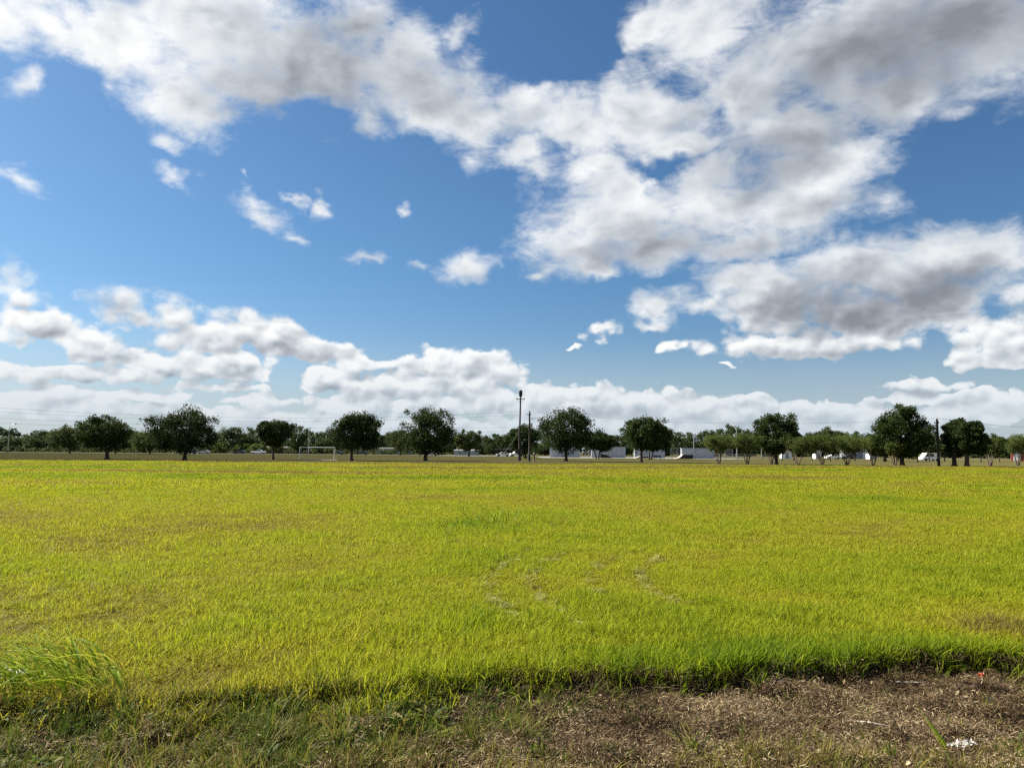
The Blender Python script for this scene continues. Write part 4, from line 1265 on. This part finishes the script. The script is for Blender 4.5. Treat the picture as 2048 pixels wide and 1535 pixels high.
# ------------------------------------------------------------------ goals
def goal(x0, x1, y, h, label, tilt=0.0):
    t = empty('soccer_goal', ((x0 + x1) / 2, y, 0))
    tag(t, label, 'goal', 'white soccer goals')
    w = (x1 - x0) / 2
    for s in (-1, 1):
        MB().tube([(s * w, 0, 0), (s * w, 0, h)], 0.065, 7).build('post', M_WHITE, t)
        MB().tube([(s * w, 0, h), (s * w, 0.8, h - 0.15), (s * w, 2.0, 0.02)], 0.04, 6).build('back_stay', M_WHITE, t)
    MB().tube([(-w - 0.06, 0, h), (w + 0.06, 0, h)], 0.065, 7).build('crossbar', M_WHITE, t)
    MB().tube([(-w, 2.0, 0.04), (w, 2.0, 0.04)], 0.04, 6).build('ground_bar', M_WHITE, t)


goal(-34.9, -29.2, 124.0, 2.12, 'large white soccer goal frame between two near oaks')
goal(-113.2, -105.5, 252.0, 2.2, 'far white soccer goal seen behind the widest oak trunk')


# ------------------------------------------------------------------ skate park
def white_shed(x0, x1, y, h, d, label, doors=0):
    t = empty('white_shed', ((x0 + x1) / 2, y, 0))
    tag(t, label, 'shed', 'low white sheds beside the skate ramps')
    w = (x1 - x0)
    MB().box((0, d / 2, h / 2), (w, d, h)).build('wall', M_SHED, t)
    n = max(3, int(w / 1.2))
    rb = MB()
    for k in range(n + 1):
        rb.box((-w / 2 + w * k / n, -0.02, h / 2), (0.07, 0.04, h - 0.04))
    rb.build('wall_rib', M_SHED, t)
    MB().prism([(-w / 2 - 0.15, h + 0.003), (w / 2 + 0.15, h + 0.003), (w / 2 + 0.15, h + 0.10), (-w / 2 - 0.15, h + 0.10)], -0.2, d + 0.2).build('roof', M_SHED, t)


white_shed(11.6, 20.4, 226, 2.9, 1.4, 'leftmost white shed, behind the large round oak')
white_shed(23.6, 33.6, 222, 3.1, 1.4, 'white shed with the black wedge ramp in front of it')
white_shed(36.6, 45.6, 224, 2.8, 1.4, 'white shed behind the bench and shed-side oak')
white_shed(48.8, 58.2, 216, 2.9, 1.4, 'rightmost white shed, right of the curved ramp')


def ramp(x, y, prof, wdt, label, top):
    t = empty('skate_ramp', (x, y, 0))
    tag(t, label, 'skate ramp', 'skate ramps on the concrete pad')
    MB().prism(prof, 0, wdt).build('ramp_side', M_BLACK, t)
    tp = MB()
    for (xa, za), (xb, zb) in zip(top[:-1], top[1:]):
        tp.add([(xa, -0.03, za + 0.01), (xb, -0.03, zb + 0.01), (xb, wdt + .03, zb + 0.01), (xa, wdt + .03, za + 0.01), (xa, -0.03, za + 0.09), (xb, -0.03, zb + 0.09), (xb, wdt + .03, zb + 0.09), (xa, wdt + .03, za + 0.09)],
               [(0, 3, 2, 1), (4, 5, 6, 7), (0, 1, 5, 4), (1, 2, 6, 5), (2, 3, 7, 6), (3, 0, 4, 7)])
    tp.build('ramp_surface', M_RAMPTOP, t)
    return t


ramp(25.0, 212, [(0, 0), (3.5, 0), (1.2, 1.15), (0, 1.15)], 2.4, 'black wedge-shaped skate ramp before a white shed', [(3.5, 0), (1.2, 1.15)])
ramp(34.8, 211, [(0, 0), (4.8, 0), (3.4, 0.5), (1.3, 0.5)], 2.4, 'low flat-topped skate ramp behind the shed-side oak', [(0, 0), (1.3, 0.5), (3.4, 0.5), (4.8, 0)])
qp = [(2.2 - 2.2 * math.sin(a), 1.85 - 1.85 * math.cos(a)) for a in np.linspace(0, 1.15, 8)]
qp = [(2.2 - px, pz) for px, pz in qp]
q = ramp(44.6, 205, [(p[0], p[1]) for p in qp] + [(4.8, qp[-1][1]), (4.8, 0)], 2.6, 'curved quarter-pipe ramp with pale face, right of the bench', qp)
rl = MB()
for xx in (2.4, 3.6, 4.7):
    rl.tube([(xx, 2.5, qp[-1][1]), (xx, 2.5, qp[-1][1] + 1.1)], 0.03, 5)
for zz in (0.55, 1.08):
    rl.tube([(2.4, 2.5, qp[-1][1] + zz), (4.7, 2.5, qp[-1][1] + zz)], 0.03, 5)
rl.build('guard_rail', M_GREYMETAL, q)
t = empty('park_bench', (35.6, 184.0, 0))
tag(t, 'dark slatted park bench by the leaning forked tree', 'bench')
for k in range(3):
    MB().box((0, -0.18 + k * 0.17, 0.46), (1.8, 0.13, 0.04)).build('seat_slat', M_DARKMETAL, t)
for k in range(3):
    MB().box((0, 0.33, 0.60 + k * 0.14), (1.8, 0.04, 0.11)).build('back_slat', M_DARKMETAL, t)
for sx in (-0.75, 0.75):
    MB().box((sx, 0.0, 0.22), (0.06, 0.5, 0.44)).build('leg', M_DARKMETAL, t)
    MB().box((sx, 0.365, 0.5), (0.06, 0.02, 1.0)).build('back_post', M_DARKMETAL, t)


def fence(x0, x1, y, h, label, cell=0.5):
    t = empty('chain_link_fence', ((x0 + x1) / 2, y, 0))
    tag(t, label, 'fence', 'grey mesh fences of the park')
    w = (x1 - x0) / 2
    n = max(2, int((x1 - x0) / 2.6))
    for k in range(n + 1):
        MB().tube([(-w + 2 * w * k / n, 0, 0), (-w + 2 * w * k / n, 0, h)], 0.045, 6).build('fence_post', M_GREYMETAL, t)
    MB().tube([(-w, 0, h - 0.04), (w, 0, h - 0.04)], 0.035, 5).build('top_rail', M_GREYMETAL, t)
    g = MB()
    m = int(2 * w / cell)
    for k in range(-int(h / cell), m + 1):
        for s in (0, 1):
            xa = -w + k * cell
            a0 = max(0.0, -k * cell)
            b0 = min(h, 2 * w - k * cell)
            if b0 - a0 < 0.1:
                continue
            pa, pb = (xa + a0, a0), (xa + b0, b0)
            if s:
                pa, pb = (-pa[0], pa[1]), (-pb[0], pb[1])
            g.tube([(pa[0], 0, pa[1]), (pb[0], 0, pb[1])], 0.012, 3, False)
    g.build('mesh_panel', M_GREYMETAL, t)


fence(45.3, 48.8, 214, 2.9, 'mesh fence section between the two right-hand white sheds')
fence(58.3, 62.2, 212, 2.7, 'mesh fence section at the end of the rightmost white shed')
fence(20.5, 23.5, 224, 1.4, 'low mesh fence between the two left-hand white sheds')
fence(62.4, 84.0, 236, 1.3, 'long low mesh fence behind the crape myrtles')


# ------------------------------------------------------------------ far buildings
def house(name, x, y, w, d, h, roof_h, wall_m, label, openings, rz=0.0, roof_m=None, cat='house', eave=0.35):
    t = empty(name, (x, y, 0), rz)
    tag(t, label, cat)
    MB().box((0, d / 2, h / 2), (w, d, h)).build('wall', wall_m, t)
    r = MB()
    e = eave
    r.add([(-w / 2 - e, -e, h + .01), (w / 2 + e, -e, h + .01), (w / 2 + e, d + e, h + .01), (-w / 2 - e, d + e, h + .01), (-w / 2 + w * .12, d / 2, h + roof_h), (w / 2 - w * .12, d / 2, h + roof_h)],
          [(3, 2, 1, 0), (0, 1, 5, 4), (2, 3, 4, 5), (1, 2, 5), (3, 0, 4)])
    r.build('roof', roof_m or M_ROOF, t)
    for kind, cx, cz, ow, oh, mt in openings:
        f = MB().box((cx, -0.03, cz), (ow + 0.2, 0.06, oh + 0.2)).build(kind, M_WHITE, t)
        MB().box((cx, -0.07, cz), (ow, 0.03, oh)).build('pane' if kind == 'window' else 'panel', mt, f)
    return t


house('brick_house', 139.0, 196, 15, 8, 2.3, 1.3, M_BRICK, 'red brick house with white openings at the right edge', [('garage_door', -6.2, 1.1, 1.4, 1.9, M_WHITE), ('window', -3.2, 1.2, 0.8, 1.1, M_WHITE), ('window', -1.4, 1.2, 0.7, 1.1, M_WHITE), ('window', 2.4, 1.2, 1.2, 1.1, M_GLASS), ('window', 5.4, 1.2, 1.2, 1.1, M_GLASS)], rz=R(-33))
house('low_building', -17.6, 292, 9.4, 6, 1.9, 0.5, M_GREYWALL, 'low grey building behind the lone round olive tree', [('door', 1.2, 0.8, 0.9, 1.5, M_GLASS), ('window', -2.6, 1.0, 1.4, 0.7, M_GLASS)], cat='building', roof_m=M_GREYWALL)
house('low_building', -50.5, 322, 15.0, 7, 2.4, 0.6, M_GREYWALL, 'low dark-windowed building left of the tall dense oak', [('window', -4.6, 1.3, 2.6, 0.9, M_GLASS), ('window', 0.0, 1.3, 2.6, 0.9, M_GLASS), ('window', 4.4, 1.3, 2.6, 0.9, M_GLASS)], cat='building')
house('low_building', -101.0, 335, 26.0, 7, 2.5, 0.7, M_POLE, 'long dark building behind the white soccer goal', [('window', -9, 1.3, 2.4, 0.9, M_GLASS), ('window', -3, 1.3, 2.4, 0.9, M_GLASS), ('window', 4, 1.3, 2.4, 0.9, M_GLASS), ('window', 10, 1.3, 2.4, 0.9, M_GLASS)], cat='building')
house('small_house', 120.0, 258, 9, 7, 2.4, 1.4, M_GREYWALL, 'small pale house glimpsed right of the white van', [('window', -2.4, 1.3, 1.2, 1.1, M_GLASS), ('door', 0.8, 1.0, 0.9, 1.9, M_WHITE)])
house('garden_shed', 87.8, 240, 3.0, 2.6, 2.1, 0.6, M_WHITE, 'white garden shed behind the pointed oak trunk', [('door', 0, 0.95, 0.9, 1.7, M_GREYWALL)], cat='shed')
house('garden_shed', 97.0, 238, 2.0, 2.6, 2.2, 0.6, M_WHITE, 'white garden shed right of the pointed oak', [('door', 0, 0.95, 0.9, 1.7, M_GREYWALL)], cat='shed')
house('garden_shed', 115.2, 240, 2.2, 2.6, 2.0, 0.6, M_WHITE, 'white garden shed behind the leaning crape myrtle', [('door', 0, 0.95, 0.9, 1.7, M_GREYWALL)], cat='shed')
t = empty('picnic_pavilion', (-2.6, 258, 0))
tag(t, 'open-sided picnic pavilion left of the siren pole', 'pavilion')
for sx in (-2.4, 0, 2.4):
    for sy in (0, 4):
        MB().box((sx, sy, 1.05), (0.16, 0.16, 2.1)).build('column', M_POLE, t)
MB().prism([(-3.0, 2.1), (3.0, 2.1), (2.2, 2.75), (-2.2, 2.75)], -0.6, 4.6).build('roof', M_ROOF, t)


# ------------------------------------------------------------------ vehicles
def vehicle(x, y, rz, paint, label, L=4.5, kind='car', cat='car'):
    t = empty('white_van' if kind == 'van' else 'parked_car', (x, y, 0), rz)
    tag(t, label, cat, 'vehicles parked beyond the field')
    W = 1.8
    h = L / 2
    if kind == 'van':
        prof = [(-h, .35), (h, .35), (h + .02, .9), (h - .35, 1.05), (h - 1.05, 1.95), (-h + .15, 2.0), (-h, 1.8)]
        wins = [[(h - .55, 1.1), (h - 1.1, 1.80), (h - 1.75, 1.82), (h - 1.75, 1.1)], [(h - 1.85, 1.1), (h - 1.85, 1.82), (h - 2.95, 1.82), (h - 2.95, 1.1)]]
    elif kind == 'truck':
        prof = [(-h, .45), (h, .45), (h, 1.0), (h - 1.2, 1.1), (h - 1.75, 1.72), (h - 2.9, 1.75), (h - 3.1, 1.12), (-h, 1.12)]
        wins = [[(h - 1.35, 1.12), (h - 1.8, 1.62), (h - 2.85, 1.64), (h - 2.95, 1.12)]]
    else:
        prof = [(-h, .32), (h, .32), (h + .03, .68), (h - .15, .82), (h - 1.05, .92), (h - 1.85, 1.42), (-h + 1.15, 1.45), (-h + .45, .98), (-h, .88)]
        wins = [[(h - 1.22, .94), (h - 1.88, 1.36), (h - 2.35, 1.37), (h - 2.35, .94)], [(h - 2.43, .94), (h - 2.43, 1.37), (-h + 1.22, 1.38), (-h + .80, .96)]]
    MB().prism(prof, -W / 2, W / 2).build('body', paint, t)
    for wn in wins:
        MB().prism(wn, -W / 2 - 0.012, W / 2 + 0.012).build('window', M_GLASS, t)
    for sx in (-h + .8, h - .85):
        for sy in (-W / 2 + .08, W / 2 - .08):
            MB().tube([(sx, sy - .11, .32), (sx, sy + .11, .32)], 0.33, 14).build('wheel', M_TYRE, t)
    for sy in (-.6, .6):
        MB().box((h + .005, sy, .72), (.06, .32, .16)).build('headlight', M_WHITE, t)


M_CARWHITE = plain('white_car_paint', (0.78, 0.78, 0.78), 0.25, vary=0.03, spec=0.5)
M_CARDARK = plain('dark_car_paint', (0.03, 0.032, 0.04), 0.25, vary=0.05, spec=0.5)
M_CARGREY = plain('silver_car_paint', (0.40, 0.41, 0.43), 0.3, 0.3, vary=0.05, spec=0.5)
vehicle(105.4, 190, R(185), M_CARWHITE, 'white van between the tallest oak and the bare right-hand pole', 4.6, 'van', 'van')
vehicle(-97.4, 290, R(4), M_CARWHITE, 'white pickup truck left of the small vase-shaped oak', 5.4, 'truck', 'pickup truck')
vehicle(-104.5, 289, R(178), M_CARDARK, 'dark car parked just left of the white pickup truck', 4.5)
vehicle(-123.0, 290, R(2), M_CARDARK, 'dark car parked right of the widest oak', 4.5)
vehicle(-117.5, 288, R(176), M_CARGREY, 'silver car parked between two dark ones behind the widest oak', 4.4)
vehicle(-66.0, 287, R(3), M_CARDARK, 'dark car parked just left of the lopsided oak trunk', 4.4)
vehicle(-57.2, 288, R(181), M_CARDARK, 'dark car parked right of the lopsided oak', 4.5)
vehicle(-28.6, 270, R(3), M_CARWHITE, 'white car beneath the right side of the tall dense oak', 4.5)
vehicle(-2.9, 252, R(186), M_CARWHITE, 'white car in front of the picnic pavilion', 4.4)
vehicle(1.6, 256, R(200), M_CARWHITE, 'white truck just left of the siren pole foot', 4.6, 'truck', 'pickup truck')
vehicle(96.3, 226, R(182), M_CARWHITE, 'white car behind the crape myrtle right of the pointed oak', 4.3)
vehicle(103.6, 232, R(182), M_CARDARK, 'dark car behind the broad crape myrtle', 4.5)

# ------------------------------------------------------------------ tall plants and litter in the foreground
M_CLUMP, _N = material('tall_grass_leaf')
_p = _N.n('ShaderNodeNewGeometry').outputs['Position']
_c = _N.ramp(_N.m('ADD', _N.noise(_p, 9.0, 2.0), _N.m('MULTIPLY', _N.m('SUBTRACT', _N.n('ShaderNodeObjectInfo').outputs['Random'], 0.5), 0.5)), [(0.25, (0.13, 0.22, 0.012)), (0.5, (0.31, 0.41, 0.02)), (0.75, (0.50, 0.54, 0.05))])
_a = _N.n('ShaderNodeBsdfPrincipled', {'Base Color': _c, 'Roughness': 0.6, 'Specular IOR Level': 0.12}).outputs[0]
_b = _N.n('ShaderNodeBsdfTranslucent', {0: _c}).outputs[0]
_m = _N.n('ShaderNodeMixShader', {0: 0.5})
_N.t.links.new(_a, _m.inputs[1])
_N.t.links.new(_b, _m.inputs[2])
finish(_N, _m.outputs[0])


def long_blade(base, head, L, arch, width, roll=0.3, n=9):
    """one folded, arching leaf"""
    d = Vector((math.cos(head), math.sin(head), 0))
    side = Vector((-math.sin(head), math.cos(head), roll)).normalized()
    V, F_ = [], []
    p = Vector(base)
    el = 1.02
    step = L / n
    for i in range(n + 1):
        k = i / n
        w = width * (0.55 + 0.45 * math.sin(min(1, k * 2.2) * 1.57)) * (1 - k ** 3)
        fold = Vector((0, 0, -w * 0.22))
        V += [tuple(p - side * w / 2), tuple(p + fold), tuple(p + side * w / 2)]
        el -= arch / n * (0.4 + 1.2 * k)
        p = p + (d * math.cos(el) + Vector((0, 0, math.sin(el)))) * step
    for i in range(n):
        a = 3 * i
        F_ += [(a, a + 1, a + 4, a + 3), (a + 1, a + 2, a + 5, a + 4)]
    return V, F_


def grass_clump(x, y, n, label, L0, L1, spread, heads, width, seed, cat='grass clump', arch=(1.1, 2.1)):
    g = random.Random(seed)
    z = float(ground_z([x], [y])[0])
    t = empty('tall_grass_clump', (x, y, z))
    tag(t, label, cat)
    for k in range(n):
        b = (g.gauss(0, spread[0]), g.gauss(0, spread[1]), -0.01)
        hd = R(g.uniform(*heads))
        V, F_ = long_blade(b, hd, g.uniform(L0, L1), g.uniform(*arch), width * g.uniform(0.5, 1.5), g.uniform(-0.6, 0.6))
        link('grass_blade', mesh_np('grass_blade', V, F_, M_CLUMP, True), t)


grass_clump(-3.08, 5.42, 150, 'tall bright green grass clump arching leftward at the lower left', 0.25, 0.86, (0.22, 0.12), (130, 222), 0.0135, 3, arch=(0.9, 2.0))
grass_clump(-3.85, 5.60, 50, 'smaller green grass clump at the left edge, left of the paper scrap', 0.3, 0.66, (0.16, 0.1), (130, 220), 0.012, 4, arch=(1.2, 2.2))
grass_clump(-0.40, 17.6, 60, 'upright tuft of tall grass standing alone in the middle of the field', 0.35, 0.75, (0.40, 0.16), (20, 200), 0.018, 5, arch=(0.3, 1.0))
grass_clump(21.2, 43.1, 30, 'dark weed tuft in the field right of centre', 0.2, 0.45, (0.5, 0.15), (0, 360), 0.03, 6, cat='weed', arch=(0.3, 1.2))
grass_clump(4.80, 7.35, 40, 'dry straggly grass tuft at the right end of the field edge', 0.14, 0.34, (0.38, 0.16), (100, 260), 0.007, 8, arch=(0.9, 2.0))
grass_clump(2.62, 4.62, 3, 'single dark green blade leaning over the straw at lower right', 0.24, 0.36, (0.02, 0.02), (120, 150), 0.020, 9, cat='grass blade', arch=(0.1, 0.3))
for k, (px, py, lab) in enumerate(((-0.95, 5.35, 'left of the middle of the bank'), (0.15, 5.45, 'at the middle of the bank'), (-1.75, 5.0, 'below the tall arching clump'), (-0.45, 4.75, 'near the lower edge left of centre'))):
    grass_clump(px, py, 22, 'small green grass tuft ' + lab, 0.12, 0.24, (0.05, 0.04), (0, 360), 0.006, 30 + k, arch=(0.5, 1.5))


def scrap(name, x, y, pts, label, cat, mat, z=0.02, crumple=0.02, seed=1):
    """a crumpled sheet with thickness"""
    g = random.Random(seed)
    zz = float(ground_z([x], [y])[0]) + z
    nx, ny = 9, 6
    V, F_ = [], []
    for lay in (0, 1):
        g2 = random.Random(seed)
        for j in range(ny):
            for i in range(nx):
                u, v = i / (nx - 1) - .5, j / (ny - 1) - .5
                edge = 1 - 0.25 * g2.random()
                V.append((pts[0] * u * edge + g2.gauss(0, .006), pts[1] * v * edge + g2.gauss(0, .006), abs(g2.gauss(0, crumple)) + (0.002 if lay else 0)))
    n = nx * ny
    for j in range(ny - 1):
        for i in range(nx - 1):
            a = j * nx + i
            F_ += [(a, a + nx, a + nx + 1, a + 1), (n + a, n + a + 1, n + a + nx + 1, n + a + nx)]
    rim = [i for i in range(nx)] + [j * nx + nx - 1 for j in range(1, ny)] + [(ny - 1) * nx + i for i in range(nx - 2, -1, -1)] + [j * nx for j in range(ny - 2, 0, -1)]
    for a, b in zip(rim, rim[1:] + rim[:1]):
        F_.append((a, b, n + b, n + a))
    o = link(name, mesh_np(name, V, F_, mat), None, (x, y, zz), g.random() * 0.6)
    tag(o, label, cat)


scrap('paper_scrap', -3.66, 5.66, (0.20, 0.10), 'white paper scrap caught under the green clump at the left', 'litter', M_PAPER, 0.04, 0.03, 2)
scrap('plastic_litter', 2.76, 4.76, (0.22, 0.08), 'crumpled white plastic litter at the lower right', 'litter', M_PAPER, 0.032, 0.012, 5)
scrap('orange_scrap', 3.62, 5.93, (0.05, 0.035), 'small orange-red scrap on the soil at the right', 'litter', M_ORANGE, 0.045, 0.012, 7)


def lump(name, x, y, size, label, cat, mat, seed, sink=0.3):
    """an uneven clod or stone"""
    g = np.random.default_rng(seed)
    nu, nv = 14, 9
    V, F_ = [], []
    ph = g.random(6) * 6.28
    for j in range(nv):
        th = math.pi * (j + 0.5) / nv
        for i in range(nu):
            a = 6.283 * i / nu
            k = 1 + 0.22 * math.sin(3 * a + ph[0]) * math.sin(2 * th + ph[1]) + 0.16 * math.sin(5 * a + ph[2] + 3 * th) + 0.10 * g.normal()
            V.append((size[0] / 2 * k * math.sin(th) * math.cos(a), size[1] / 2 * k * math.sin(th) * math.sin(a), size[2] / 2 * k * math.cos(th)))
    V += [(0, 0, size[2] / 2), (0, 0, -size[2] / 2)]
    for j in range(nv - 1):
        for i in range(nu):
            F_.append((j * nu + i, (j + 1) * nu + i, (j + 1) * nu + (i + 1) % nu, j * nu + (i + 1) % nu))
    for i in range(nu):
        F_ += [(nu * nv, i, (i + 1) % nu), (nu * nv + 1, (nv - 1) * nu + (i + 1) % nu, (nv - 1) * nu + i)]
    z = float(ground_z([x], [y])[0]) + size[2] * (0.5 - sink)
    tag(link(name, mesh_np(name, V, F_, mat), None, (x, y, z)), label, cat)


lump('soil_clod', 2.02, 5.82, (0.13, 0.09, 0.07), 'dark soil clod on the straw, left of the orange-red scrap', 'clod', M_SOILCLOD, 3)
lump('soil_clod', 3.50, 5.90, (0.17, 0.10, 0.07), 'larger soil clod under the orange-red scrap', 'clod', M_SOILCLOD, 4)
lump('pale_stone', 3.42, 5.72, (0.045, 0.03, 0.03), 'small pale stone below the orange-red scrap', 'stone', M_STONE, 5, 0.2)
for k, (x0, y0, x1, y1, lab) in enumerate(((2.22, 5.18, 2.46, 5.02, 'pale curved stalk lying on the straw at lower right'), (3.05, 6.12, 3.38, 6.08, 'pale dry stalk lying under the field edge at right'))):
    za, zb = (float(ground_z([a], [b])[0]) + 0.035 for a, b in ((x0, y0), (x1, y1)))
    o = MB().tube([(x0, y0, za), ((x0 + x1) / 2 + 0.01, (y0 + y1) / 2 - 0.02, (za + zb) / 2 + 0.012), (x1, y1, zb)], [0.004, 0.006, 0.004], 6).build('dry_stalk', M_STONE)
    tag(o, lab, 'stalk')
